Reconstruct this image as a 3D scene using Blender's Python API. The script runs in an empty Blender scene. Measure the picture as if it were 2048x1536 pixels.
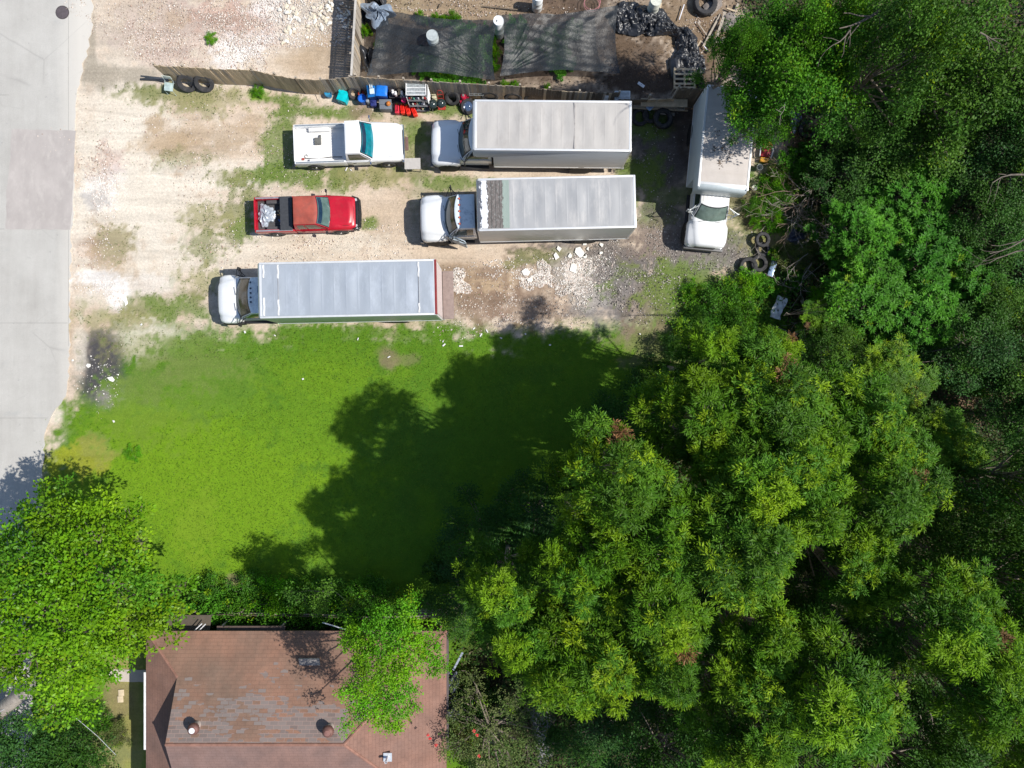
import bpy, bmesh, math, random
import numpy as np
from mathutils import Vector, Matrix
R = math.radians
C = bpy.context.scene.collection
scene = bpy.context.scene
# ---------------------------------------------------------------- camera, sky, sun, exposure
CAM_H = 37.0
S = 0.0265                       # metres of ground per photo pixel straight below the drone
cam_d = bpy.data.cameras.new('camera')
cam = bpy.data.objects.new('camera', cam_d); C.objects.link(cam)
cam.location = (0, 0, CAM_H); cam.rotation_euler = (0, 0, 0)
cam_d.sensor_fit = 'HORIZONTAL'; cam_d.angle = 2*math.atan(1024*S/CAM_H)
cam_d.clip_start = 0.1; cam_d.clip_end = 3000
scene.camera = cam
EL, SUNV = R(50.0), Vector((0.83, -0.09, 1.0)).normalized()
world = bpy.data.worlds.new('World'); scene.world = world; world.use_nodes = True
wn = world.node_tree.nodes; wl = world.node_tree.links
sky = wn.new('ShaderNodeTexSky'); sky.sky_type = 'NISHITA'; sky.sun_disc = False
sky.sun_elevation = EL; sky.sun_rotation = R(96); sky.air_density = 1.0; sky.dust_density = 0.6
wn['Background'].inputs['Strength'].default_value = 0.11
wl.new(sky.outputs[0], wn['Background'].inputs[0])
sd = bpy.data.lights.new('sun', 'SUN'); sd.energy = 4.8; sd.angle = R(0.55); sd.color = (1.0, 0.955, 0.88)
sun = bpy.data.objects.new('sun', sd); C.objects.link(sun)
sun.rotation_euler = SUNV.to_track_quat('Z', 'Y').to_euler(); sun.location = (30, 0, 40)
scene.view_settings.view_transform = 'Standard'; scene.view_settings.look = 'None'
scene.view_settings.exposure = 0.24; scene.view_settings.gamma = 1.0
scene.render.engine = 'CYCLES'
scene.cycles.max_bounces = 7; scene.cycles.transparent_max_bounces = 10
scene.cycles.diffuse_bounces = 3; scene.cycles.transmission_bounces = 4; scene.cycles.glossy_bounces = 3
scene.cycles.caustics_reflective = False; scene.cycles.caustics_refractive = False

# ---------------------------------------------------------------- helpers
rnd = random.Random(7)
def P(px, py, h=0.0):
    k = (CAM_H-h)/CAM_H*S
    return Vector(((px-1024)*k, (768-py)*k, h))
def tagset(o, label=None, cat=None, group=None, kind=None):
    if label: o['label'] = label
    if cat: o['category'] = cat
    if group: o['group'] = group
    if kind: o['kind'] = kind
    return o
def thing(name, label, cat, loc=(0,0,0), rz=0.0, group=None):
    o = bpy.data.objects.new(name, None); C.objects.link(o)
    o.empty_display_size = 0.2; o.location = loc; o.rotation_euler = (0, 0, rz)
    return tagset(o, label, cat, group)
def copy_tree(o, parent=None):
    c = o.copy(); C.objects.link(c)
    if parent: c.parent = parent
    for ch in list(o.children): copy_tree(ch, c)
    return c
def dup(root, loc, rz=0.0, label=None, group=None, sc=None, rot=None):
    r = copy_tree(root); r.location = loc
    r.rotation_euler = rot if rot else (0, 0, rz)
    if label: r['label'] = label
    if group: r['group'] = group
    if sc: r.scale = (sc,)*3 if not isinstance(sc, tuple) else sc
    return r

def nt(m):
    m.use_nodes = True
    return m.node_tree.nodes, m.node_tree.links, m.node_tree.nodes['Principled BSDF']
def mixc(n, l, fac, a, b, mode='MIX'):
    x = n.new('ShaderNodeMix'); x.data_type = 'RGBA'; x.blend_type = mode
    for s, v in ((x.inputs[0], fac), (x.inputs[6], a), (x.inputs[7], b)):
        if hasattr(v, 'links'): l.new(v, s)
        elif isinstance(v, (int, float)): s.default_value = v
        else: s.default_value = (*v, 1) if len(v) == 3 else v
    return x.outputs[2]
def ramp(n, l, src, stops):
    r = n.new('ShaderNodeValToRGB'); l.new(src, r.inputs[0])
    e = r.color_ramp.elements
    while len(e) < len(stops): e.new(0.5)
    for i, (p, c) in enumerate(stops):
        e[i].position = p
        e[i].color = (c, c, c, 1) if isinstance(c, (int, float)) else (*c, 1)
    return r.outputs[0]
def noise(n, l, scale, detail=4, rough=0.6, vec=None, dist=0.0):
    x = n.new('ShaderNodeTexNoise'); x.inputs['Scale'].default_value = scale
    x.inputs['Detail'].default_value = detail; x.inputs['Roughness'].default_value = rough
    x.inputs['Distortion'].default_value = dist
    if vec is not None: l.new(vec, x.inputs['Vector'])
    return x.outputs['Fac']
def coords(n, l, kind='Object', scale=(1,1,1), rot=(0,0,0), loc=(0,0,0)):
    t = n.new('ShaderNodeTexCoord'); m = n.new('ShaderNodeMapping')
    m.inputs['Scale'].default_value = scale; m.inputs['Rotation'].default_value = rot
    m.inputs['Location'].default_value = loc
    l.new(t.outputs[kind], m.inputs['Vector']); return m.outputs[0]
def bump(n, l, src, b, strength=0.3, dist=0.02):
    x = n.new('ShaderNodeBump'); x.inputs['Strength'].default_value = strength; x.inputs['Distance'].default_value = dist
    l.new(src, x.inputs['Height']); l.new(x.outputs[0], b.inputs['Normal'])
_M = {}
def M(name, col, rough=0.6, metal=0.0, var=0.25, vs=6.0, dirt=None, dirt_amt=0.35, bs=0.15, coat=0.0, bscale=40.0, stretch=(1,1,1), spec=0.5):
    """procedural paint / plastic / wood / stone: base colour broken up by noise, optional dirt and bump"""
    if name in _M: return _M[name]
    m = bpy.data.materials.new(name); n, l, b = nt(m)
    v = coords(n, l, 'Object', stretch)
    f = noise(n, l, vs, 5, 0.65, v)
    lo = tuple(c*(1-var) for c in col); hi = tuple(min(1, c*(1+var*0.7)) for c in col)
    r = ramp(n, l, f, [(0.3, lo), (0.7, hi)])
    if dirt:
        f2 = noise(n, l, vs*0.6+1.3, 7, 0.75, v)
        d = ramp(n, l, f2, [(0.5, 0.0), (0.75, dirt_amt)])
        r = mixc(n, l, d, r, dirt)
    l.new(r, b.inputs['Base Color'])
    b.inputs['Roughness'].default_value = rough; b.inputs['Metallic'].default_value = metal
    b.inputs['Coat Weight'].default_value = coat; b.inputs['Specular IOR Level'].default_value = spec
    if bs: bump(n, l, noise(n, l, bscale, 4, 0.6, v), b, bs, 0.01)
    _M[name] = m; return m

class MB:
    """collects shapes into one mesh"""
    def __init__(s): s.v = []; s.f = []; s.m = []; s.sm = []; s.T = Matrix.Identity(4)
    def add(s, vs, fs, mi=0, smooth=False, T=None):
        T = s.T @ T if T is not None else s.T
        o = len(s.v); s.v += [tuple(T @ Vector(p)) for p in vs]
        for f in fs: s.f.append([o+i for i in f]); s.m.append(mi); s.sm.append(smooth)
        return s
    def box(s, x0, x1, y0, y1, z0, z1, mi=0, T=None, tx=0, ty=0):
        vs = [(x0,y0,z0),(x1,y0,z0),(x1,y1,z0),(x0,y1,z0),(x0+tx,y0+ty,z1),(x1-tx,y0+ty,z1),(x1-tx,y1-ty,z1),(x0+tx,y1-ty,z1)]
        return s.add(vs, [(3,2,1,0),(4,5,6,7),(0,1,5,4),(1,2,6,5),(2,3,7,6),(3,0,4,7)], mi, False, T)
    def rbox(s, x0, x1, y0, y1, z0, z1, r=0.03, seg=2, mi=0, T=None, tx=0, ty=0):
        bm = bmesh.new()
        vs = [bm.verts.new(p) for p in [(x0,y0,z0),(x1,y0,z0),(x1,y1,z0),(x0,y1,z0),(x0+tx,y0+ty,z1),(x1-tx,y0+ty,z1),(x1-tx,y1-ty,z1),(x0+tx,y1-ty,z1)]]
        for f in [(3,2,1,0),(4,5,6,7),(0,1,5,4),(1,2,6,5),(2,3,7,6),(3,0,4,7)]: bm.faces.new([vs[i] for i in f])
        bmesh.ops.bevel(bm, geom=bm.edges[:], offset=r, segments=seg, affect='EDGES', profile=0.6)
        bm.verts.index_update()
        s.add([v.co[:] for v in bm.verts], [[v.index for v in f.verts] for f in bm.faces], mi, True, T); bm.free(); return s
    def lathe(s, prof, n=20, mi=0, T=None, smooth=True, cap=True):
        vs = []; fs = []
        for r, z in prof:
            for i in range(n):
                a = 2*math.pi*i/n; vs.append((r*math.cos(a), r*math.sin(a), z))
        for j in range(len(prof)-1):
            for i in range(n): fs.append((j*n+i, j*n+(i+1)%n, (j+1)*n+(i+1)%n, (j+1)*n+i))
        if cap:
            if prof[0][0] > 1e-4: fs.append(tuple(range(n-1, -1, -1)))
            if prof[-1][0] > 1e-4: fs.append(tuple((len(prof)-1)*n+i for i in range(n)))
        return s.add(vs, fs, mi, smooth, T)
    def tube(s, pts, rad, n=6, mi=0, T=None):
        pts = [Vector(p) for p in pts]; rad = rad if isinstance(rad, (list, tuple)) else [rad]*len(pts)
        vs = []; fs = []
        for i, p in enumerate(pts):
            d = (pts[min(i+1, len(pts)-1)] - pts[max(i-1, 0)]).normalized()
            u = d.cross(Vector((0,0,1)) if abs(d.z) < 0.9 else Vector((1,0,0))).normalized(); w = d.cross(u)
            for k in range(n):
                a = 2*math.pi*k/n; vs.append(p + (u*math.cos(a)+w*math.sin(a))*rad[i])
        for j in range(len(pts)-1):
            for k in range(n): fs.append((j*n+k, j*n+(k+1)%n, (j+1)*n+(k+1)%n, (j+1)*n+k))
        fs.append(tuple(range(n))); fs.append(tuple((len(pts)-1)*n+k for k in range(n-1, -1, -1)))
        return s.add(vs, fs, mi, True, T)
    def loft(s, rings, mi=0, smooth=True, caps=True, T=None, closed=True):
        n = len(rings[0]); vs = [p for r in rings for p in r]; fs = []
        for j in range(len(rings)-1):
            for i in range(n if closed else n-1): fs.append((j*n+i, j*n+(i+1)%n, (j+1)*n+(i+1)%n, (j+1)*n+i))
        if caps: fs.append(tuple(range(n-1, -1, -1))); fs.append(tuple((len(rings)-1)*n+i for i in range(n)))
        return s.add(vs, fs, mi, smooth, T)
    def grid(s, fn, nu, nv, mi=0, smooth=True, thick=0.0, T=None):
        vs = [fn(i/nu, j/nv) for j in range(nv+1) for i in range(nu+1)]
        fs = [(j*(nu+1)+i, j*(nu+1)+i+1, (j+1)*(nu+1)+i+1, (j+1)*(nu+1)+i) for j in range(nv) for i in range(nu)]
        s.add(vs, fs, mi, smooth, T)
        if thick:
            v2 = [(p[0], p[1], p[2]-thick) for p in vs]
            s.add(v2, [f[::-1] for f in fs], mi, smooth, T)
            b = [i for i in range(nu+1)] + [j*(nu+1)+nu for j in range(1, nv+1)] + [nv*(nu+1)+i for i in range(nu-1, -1, -1)] + [j*(nu+1) for j in range(nv-1, 0, -1)]
            q = [vs[i] for i in b]+[v2[i] for i in b]; m = len(b)
            s.add(q, [(i, m+i, m+(i+1)%m, (i+1)%m) for i in range(m)], mi, False, T)
        return s
    def build(s, name, mats, parent=None, fix=True, sharp=40):
        me = bpy.data.meshes.new(name); me.from_pydata(s.v, [], s.f)
        mats = mats if isinstance(mats, (list, tuple)) else [mats]
        for m in mats: me.materials.append(m)
        me.polygons.foreach_set('material_index', s.m); me.polygons.foreach_set('use_smooth', s.sm)
        if fix:
            bm = bmesh.new(); bm.from_mesh(me); bmesh.ops.recalc_face_normals(bm, faces=bm.faces[:])
            for e in bm.edges:
                if len(e.link_faces) == 2 and e.calc_face_angle(0) > R(sharp): e.smooth = False
            bm.to_mesh(me); bm.free()
        me.update()
        o = bpy.data.objects.new(name, me); C.objects.link(o)
        if parent: o.parent = parent
        return o
def TR(x=0, y=0, z=0, rx=0, ry=0, rz=0, sc=1.0):
    return Matrix.Translation((x,y,z)) @ Matrix.Rotation(rz,4,'Z') @ Matrix.Rotation(ry,4,'Y') @ Matrix.Rotation(rx,4,'X') @ Matrix.Scale(sc,4)
def jit(a): return rnd.uniform(-a, a)

def raw_mesh(name, verts, faces_n, cols=None, mat=None, parent=None, smooth=False):
    """verts: (N,3) array, every face has faces_n own vertices in order"""
    me = bpy.data.meshes.new(name); nv = len(verts); nf = nv//faces_n
    me.vertices.add(nv); me.vertices.foreach_set('co', verts.astype(np.float32).ravel())
    me.loops.add(nv); me.loops.foreach_set('vertex_index', np.arange(nv, dtype=np.int32))
    me.polygons.add(nf); me.polygons.foreach_set('loop_start', np.arange(0, nv, faces_n, dtype=np.int32))
    if cols is not None:
        a = me.color_attributes.new('Col', 'FLOAT_COLOR', 'POINT')
        c4 = np.ones((nv, 4), np.float32); c4[:, :3] = cols; a.data.foreach_set('color', c4.ravel())
    if mat: me.materials.append(mat)
    me.update(calc_edges=True)
    o = bpy.data.objects.new(name, me); C.objects.link(o)
    if parent: o.parent = parent
    return o
# value noise on arrays
def vnoise(x, y, seed=0):
    rs = np.random.RandomState(seed); t = rs.rand(256, 256)
    xi = np.floor(x).astype(int); yi = np.floor(y).astype(int); fx = x-xi; fy = y-yi
    fx = fx*fx*(3-2*fx); fy = fy*fy*(3-2*fy)
    g = lambda a, b: t[(xi+a) % 256, (yi+b) % 256]
    return (g(0,0)*(1-fx)+g(1,0)*fx)*(1-fy) + (g(0,1)*(1-fx)+g(1,1)*fx)*fy
def fbm(x, y, sc, seed=0, oc=4):
    s = 0; a = 0.5; tot = 0
    for i in range(oc): s = s+a*vnoise(x/sc*2**i+i*17.3, y/sc*2**i+i*7.1, seed+i); tot += a; a *= 0.55
    return s/tot
def sdpoly(x, y, poly):
    d = np.full(x.shape, 1e9); ins = np.zeros(x.shape, bool); n = len(poly)
    for i in range(n):
        ax, ay = poly[i]; bx, by = poly[(i+1) % n]; ex, ey = bx-ax, by-ay
        t = np.clip(((x-ax)*ex+(y-ay)*ey)/(ex*ex+ey*ey+1e-9), 0, 1)
        d = np.minimum(d, (x-ax-t*ex)**2+(y-ay-t*ey)**2)
        if ay != by:
            c = ((ay > y) != (by > y)) & (x < (bx-ax)*(y-ay)/(by-ay)+ax)
            ins ^= c
    d = np.sqrt(d); return np.where(ins, d, -d)
def sm(a, b, v): t = np.clip((v-a)/(b-a), 0, 1); return t*t*(3-2*t)
# ---------------------------------------------------------------- ground
SAND=(.575,.47,.37); PALE=(.68,.615,.52); TAN=(.42,.31,.20); WHITE=(.80,.775,.75); GR1=(.135,.255,.010); GR2=(.06,.145,.018)
GRM=(.082,.185,.013); LOTG=(.135,.195,.045); DRY=(.27,.255,.11); OLIVE=(.20,.21,.085); DARK=(.075,.072,.075); GREY=(.27,.245,.235); BROWN=(.235,.165,.12)
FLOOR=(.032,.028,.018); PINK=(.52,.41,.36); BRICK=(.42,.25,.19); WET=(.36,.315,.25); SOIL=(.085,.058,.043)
LAWN = [(140,800),(190,720),(240,655),(330,640),(420,655),(520,660),(640,655),(880,652),(1000,668),(1150,655),(1290,640),(1265,560),(1360,540),(1440,560),(1480,520),(1480,330),(2700,330),(2700,2200),(-700,2200),(-700,1100),(60,1100),(84,960),(95,860),(118,820)]
FOREST = [(1530,560),(1640,470),(1560,300),(1460,150),(1480,-300),(2800,-300),(2800,2300),(900,2300),(905,1290),(1000,1150),(1130,1040),(1200,900),(1330,800),(1420,700),(1560,690)]
SPL = [ # cx, cy, rx, ry, colour, strength, edge noise
 (300,400,150,90,PALE,.6,.9),(450,350,120,40,PALE,.7,.9),(350,520,120,40,PALE,.6,.9),(270,250,60,40,PALE,.8,.9),(560,590,10,10,PALE,.1,.5),(400,470,260,200,PALE,.35,.5),(240,300,110,220,PALE,.7,.4),(200,440,60,200,PALE,.7,.3),(560,500,200,50,PALE,.5,.5),(420,75,260,110,PALE,.45,.6),
 (300,60,120,90,BROWN,.28,.8),(420,60,180,60,PINK,.6,.6),(470,40,70,50,BRICK,.55,.9),(560,30,60,36,PINK,.6,.8),(480,95,60,40,WHITE,.75,.8),(540,10,50,26,WHITE,.6,.8),(620,40,60,50,PALE,.7,.8),(330,118,60,22,PINK,.5,.7),
 (640,110,60,55,TAN,.55,.5),(590,125,60,25,TAN,.5,.6),(350,40,25,20,TAN,.5,.6),
 (178,120,14,70,WET,.75,.3),(200,150,44,26,WET,.95,.3),(270,150,54,18,WET,.9,.3),(185,60,6,60,WET,.6,.3),
 (350,190,100,22,OLIVE,.75,.9),(420,200,110,26,DRY,.6,1.0),(300,180,30,14,OLIVE,.7,.6),
 (310,250,22,18,TAN,.8,.5),(330,285,60,26,TAN,.8,.4),(440,275,80,26,TAN,.55,.7),(420,300,130,22,TAN,.45,.9),(370,318,50,20,OLIVE,.45,.9),(505,245,30,20,TAN,.6,.5),
 (575,215,26,14,BROWN,.45,.6),
 (515,193,26,13,GR1,.95,.5),(560,200,60,12,GRM,.85,.9),(570,255,26,16,BROWN,.3,.5),(600,222,80,12,GRM,.85,.8),(700,225,60,14,GRM,.85,.8),(560,300,34,60,GRM,.8,.8),(580,235,30,18,GRM,.5,1.0),
 (520,350,60,18,GRM,.85,.8),(600,350,110,24,GRM,.9,.7),(720,352,70,20,OLIVE,.7,.9),(640,372,60,14,GRM,.6,.9),(760,355,60,22,DRY,.65,.9),(830,300,40,40,GRM,.55,.9),(830,260,40,30,GRM,.8,.6),(815,230,40,14,BROWN,.35,.6),(725,222,26,20,BROWN,.65,.4),(840,350,40,14,OLIVE,.6,.8),
 (470,350,40,14,DRY,.5,.9),(900,215,70,22,GRM,.9,.5),(840,360,30,60,OLIVE,.4,.9),(905,365,80,18,GRM,.85,.6),
 (500,400,26,30,OLIVE,.85,.7),(470,440,40,70,OLIVE,.75,.9),(420,440,50,30,DRY,.7,.9),(410,495,40,36,OLIVE,.75,.8),(400,560,50,30,DRY,.7,.9),(490,460,22,22,GRM,.7,.7),(735,445,20,14,GRM,.9,.6),(690,480,60,20,PALE,.6,.6),
 (215,320,26,30,PINK,.6,.8),(205,380,36,50,WHITE,.55,.6),(200,400,30,20,GREY,.5,1.0),(195,330,30,26,BRICK,.3,1.0),(215,500,44,70,TAN,.75,.7),(225,480,36,40,OLIVE,.45,.9),(190,560,50,22,WHITE,.75,.7),(235,595,22,32,WHITE,.8,.5),(175,500,24,30,BRICK,.25,.9),(290,570,60,22,WHITE,.3,.8),
 (300,620,60,26,OLIVE,.8,.8),(350,620,60,26,GRM,.8,.8),(260,640,50,20,DRY,.7,.8),(200,640,50,30,DRY,.6,.9),(280,690,70,40,PALE,.75,.9),(330,665,40,14,PALE,.6,.7),(240,650,30,14,OLIVE,.5,.7),(395,600,14,14,OLIVE,.6,.7),
 (202,712,52,54,DARK,1.0,.3),(204,765,56,52,DARK,.97,.35),(222,800,40,26,GREY,.75,.6),(160,700,16,60,PALE,.6,.5),
 (110,830,16,22,PALE,.7,.4),(140,880,40,30,GRM,.5,.6),
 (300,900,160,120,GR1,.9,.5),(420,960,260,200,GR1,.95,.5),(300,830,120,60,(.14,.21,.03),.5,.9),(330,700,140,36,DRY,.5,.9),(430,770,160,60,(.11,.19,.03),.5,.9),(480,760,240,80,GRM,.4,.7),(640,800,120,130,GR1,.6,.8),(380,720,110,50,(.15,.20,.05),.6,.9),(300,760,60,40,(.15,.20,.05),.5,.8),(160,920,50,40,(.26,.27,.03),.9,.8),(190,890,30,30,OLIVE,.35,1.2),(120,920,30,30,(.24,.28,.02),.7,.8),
 (775,715,20,26,BROWN,.7,.5),(820,720,22,12,BROWN,.4,.6),(560,670,22,10,BROWN,.5,.5),(465,1160,14,12,BROWN,.6,.5),(275,1090,14,24,TAN,.5,.6),(390,1040,40,70,(.22,.29,.03),.2,1.3),(620,840,150,60,GRM,.4,.8),
 (700,668,200,16,GRM,.8,.6),(620,690,160,30,GRM,.5,.7),(430,690,120,30,GRM,.4,.8),
 (1000,690,150,22,GRM,.8,.5),
 (960,560,90,46,TAN,.9,.5),(920,545,60,30,BROWN,.5,.7),(1000,520,70,30,SAND,.5,.6),(900,510,90,16,SAND,.6,.5),(960,610,70,34,BROWN,.75,.7),(1060,610,90,40,BROWN,.75,.7),(1130,560,130,60,BROWN,.65,.7),(1210,520,140,50,(.145,.125,.115),.9,.7),(1240,580,110,60,GREY,.75,.6),(1260,565,90,60,(.13,.12,.12),.85,.8),
 (1080,515,44,14,OLIVE,.7,.9),(1020,530,20,8,OLIVE,.7,.9),(1130,505,30,8,OLIVE,.5,.9),(980,545,34,16,BROWN,.7,.5),
 (1150,545,40,40,PALE,.5,.8),(1195,600,22,22,(.42,.40,.38),.6,.8),(1160,600,30,18,PALE,.3,.8),
 (1230,560,110,90,GREY,.35,.8),(1370,500,120,64,(.15,.135,.13),.92,.5),(1320,450,70,70,GREY,.7,.7),(1310,430,40,26,GRM,.7,.8),(1300,480,60,40,BROWN,.5,.8),(1350,600,70,60,GRM,.75,.9),(1290,600,40,60,BROWN,.45,.9),(1290,690,60,40,BROWN,.45,.9),(1420,520,40,30,GREY,.7,.6),(1370,570,120,46,GRM,.7,.9),(1500,420,40,60,BROWN,.6,.8),(1470,500,40,40,(.2,.18,.17),.7,.7),(1480,430,40,50,GRM,.5,.9),
 (1320,300,70,130,(.12,.105,.10),.97,.3),(1300,345,36,40,GRM,.9,.6),(1290,250,50,30,GRM,.85,.6),(1370,250,30,60,SOIL,.7,.4),(1345,390,60,20,GRM,.5,.8),
 (1270,400,16,16,GRM,.8,.5),(1255,335,20,30,GRM,.8,.5),
 (1000,50,330,140,SOIL,.97,.2),(900,10,190,30,(.30,.22,.15),.9,.4),(1080,50,60,60,(.16,.11,.075),.8,.6),(1280,110,80,50,(.105,.072,.05),.85,.7),(1240,60,60,50,(.13,.09,.06),.8,.7),(1390,60,70,80,(.20,.14,.085),.8,.7),(1300,165,120,34,SOIL,.97,.3),(1400,150,60,60,SOIL,.9,.5),(1440,60,60,90,(.2,.14,.09),.8,.6),(880,20,160,26,(.30,.225,.15),.9,.4),(780,10,60,30,(.33,.26,.17),.9,.4),
 (1000,190,300,16,SOIL,.6,.5),(640,90,14,20,TAN,.2,.5),
 (250,1420,40,200,(.28,.26,.09),.95,.3),(200,1500,60,80,OLIVE,.9,.4),(235,1395,30,40,BROWN,.4,.6),
 (1920,800,90,60,(.21,.14,.09),.95,.5),(1750,690,80,30,(.30,.24,.13),.9,.6),(1560,500,60,60,(.27,.22,.11),.9,.6),(1620,270,60,40,(.24,.15,.09),.9,.5),(1560,420,90,60,(.15,.12,.08),.9,.5),(1640,610,60,60,(.12,.08,.05),.9,.5),(1550,600,60,50,GRM,.6,.8),
 (1240,1370,60,14,(.32,.28,.25),.8,.8),(1080,1460,24,90,(.3,.3,.3),.7,.6),
]
def ground_layers(px, py):
    X = px; Y = py
    w1 = (fbm(X, Y, 60, 1)-.5); w2 = (fbm(X, Y, 60, 5)-.5)
    col = np.empty(X.shape+(3,)); col[:] = SAND
    grass = np.zeros(X.shape)
    e = fbm(X, Y, 26, 9, 5)-.5
    fine = fbm(X, Y, 7, 12, 3)-.5
    def lay(mask, c, isg):
        nonlocal col, grass
        col = col*(1-mask[..., None])+np.array(c)*mask[..., None]
        grass = grass*(1-mask)+isg*mask
    base = fbm(X, Y, 90, 30)
    lay(sm(.45, .75, base)*.4, TAN, 0); lay(sm(.5, .8, fbm(X, Y, 40, 33))*.35, PALE, 0)
    d = sdpoly(X+w1*30, Y+w2*30, LAWN)
    lm = sm(-26, 30, d+e*80+fine*50)
    lay(lm, GRM, 1.0)
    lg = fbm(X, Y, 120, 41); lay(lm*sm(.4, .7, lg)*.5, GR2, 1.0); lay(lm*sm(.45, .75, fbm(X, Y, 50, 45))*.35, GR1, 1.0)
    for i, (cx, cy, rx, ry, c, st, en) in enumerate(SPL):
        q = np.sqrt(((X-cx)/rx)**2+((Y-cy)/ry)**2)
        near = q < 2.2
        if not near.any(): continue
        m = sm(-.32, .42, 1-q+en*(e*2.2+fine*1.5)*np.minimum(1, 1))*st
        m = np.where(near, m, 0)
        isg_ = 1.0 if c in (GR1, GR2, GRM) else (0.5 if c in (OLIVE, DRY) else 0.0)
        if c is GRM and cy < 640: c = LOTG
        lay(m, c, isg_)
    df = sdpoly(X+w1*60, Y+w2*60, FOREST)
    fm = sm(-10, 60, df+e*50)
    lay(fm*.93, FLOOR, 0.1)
    for c in [(1920,800,90,50,(.21,.14,.09)),(1750,690,80,26,(.32,.26,.13)),(1560,500,60,50,(.30,.26,.12)),(1625,265,44,26,(.30,.18,.10)),(1240,1372,60,12,(.4,.36,.33)),(1230,1420,20,30,(.34,.3,.27)),(1085,1450,18,80,(.30,.30,.31))]:
        q = np.sqrt(((X-c[0])/c[2])**2+((Y-c[1])/c[3])**2); lay(sm(-.3, .4, 1-q+e*1.6)*.9, c[4], 0)
    return col, grass, fm
step = 0.1
gx = np.concatenate([[-1500, -400, -120, -60], np.arange(-36, 36.01, step), [60, 120, 400, 1500]])
gy = np.concatenate([[-1500, -400, -120, -50], np.arange(-28, 28.01, step), [50, 120, 400, 1500]])
GX, GY = np.meshgrid(gx, gy)
gpx = 1024+np.clip(GX, -40, 40)/S; gpy = 768-np.clip(GY, -32, 32)/S
gcol, ggrass, gforest = ground_layers(gpx, gpy)
inner = (np.abs(GX) < 36) & (np.abs(GY) < 28)
far_ = sm(33, 37, np.maximum(np.abs(GX), np.abs(GY)+8))[..., None]; gcol = gcol*(1-far_)+np.array((.16,.17,.07))*far_; ggrass = ggrass*(1-far_[..., 0])+.6*far_[..., 0]
GZ = np.where(inner, (fbm(GX*10, GY*10, 30, 77)-.5)*.08+(fbm(GX*10, GY*10, 4, 79)-.5)*.03, 0)
roadm = sm(165, 225, gpx); GZ = GZ*roadm - (1-roadm)*0.012 - 0.02
me = bpy.data.meshes.new('ground'); ny, nx = GX.shape
me.vertices.add(nx*ny); me.vertices.foreach_set('co', np.stack([GX, GY, GZ], -1).astype(np.float32).ravel())
ii = (np.arange(ny-1)[:, None]*nx+np.arange(nx-1)[None]).ravel()
q = np.stack([ii, ii+1, ii+nx+1, ii+nx], -1).astype(np.int32)
me.loops.add(q.size); me.loops.foreach_set('vertex_index', q.ravel())
me.polygons.add(len(q)); me.polygons.foreach_set('loop_start', np.arange(0, q.size, 4, dtype=np.int32))
me.polygons.foreach_set('use_smooth', np.ones(len(q), bool))
a = me.color_attributes.new('Col', 'FLOAT_COLOR', 'POINT')
c4 = np.ones((nx*ny, 4), np.float32); c4[:, :3] = gcol.reshape(-1, 3); c4[:, 3] = ggrass.ravel(); a.data.foreach_set('color', c4.ravel())
gm = bpy.data.materials.new('ground'); n, l, b = nt(gm)
at = n.new('ShaderNodeAttribute'); at.attribute_name = 'Col'
v = coords(n, l, 'Object')
n1 = noise(n, l, 9, 6, 0.75, v); n2 = noise(n, l, 34, 4, 0.7, v); n3 = noise(n, l, 2.2, 5, 0.65, v)
# grit on soil
vor = n.new('ShaderNodeTexVoronoi'); vor.inputs['Scale'].default_value = 9; l.new(v, vor.inputs['Vector'])
vor2 = n.new('ShaderNodeTexVoronoi'); vor2.inputs['Scale'].default_value = 17; l.new(v, vor2.inputs['Vector'])
soil = mixc(n, l, 1.0, at.outputs['Color'], ramp(n, l, n1, [(.28, .76), (.72, 1.18)]), 'MULTIPLY')
soil = mixc(n, l, 1.0, soil, ramp(n, l, n2, [(.25, .75), (.75, 1.22)]), 'MULTIPLY')
soil = mixc(n, l, ramp(n, l, vor.outputs['Distance'], [(.05, .5), (.13, 0)]), soil, mixc(n, l, vor.outputs['Color'], (.14,.11,.09), (.75,.7,.62)))
soil = mixc(n, l, ramp(n, l, vor2.outputs['Distance'], [(.04, .4), (.16, 0)]), soil, mixc(n, l, vor2.outputs['Color'], (.12,.10,.08), (.6,.52,.45)))
rut = noise(n, l, 1.0, 5, .65, coords(n, l, 'Object', (.22,1.9,1)), .4)
soil = mixc(n, l, 1.0, soil, ramp(n, l, rut, [(.35, .84), (.5, .98), (.65, 1.06)]), 'MULTIPLY')
gr = mixc(n, l, 1.0, at.outputs['Color'], ramp(n, l, n2, [(.3, .68), (.7, 1.28)]), 'MULTIPLY')
gr = mixc(n, l, 1.0, gr, ramp(n, l, n3, [(.3, .88), (.7, 1.1)]), 'MULTIPLY')
gr = mixc(n, l, ramp(n, l, n1, [(.5, 0), (.72, .35)]), gr, (.22,.26,.03))
out = mixc(n, l, at.outputs['Alpha'], soil, gr)
l.new(out, b.inputs['Base Color']); b.inputs['Roughness'].default_value = 0.95; b.inputs['Specular IOR Level'].default_value = 0.15
bump(n, l, mixc(n, l, .5, n2, n1), b, 0.55, 0.06)
me.materials.append(gm); me.update(calc_edges=True)
g = bpy.data.objects.new('ground', me); C.objects.link(g); tagset(g, 'sandy lot, green lawn and dark forest floor', kind='structure')

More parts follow.
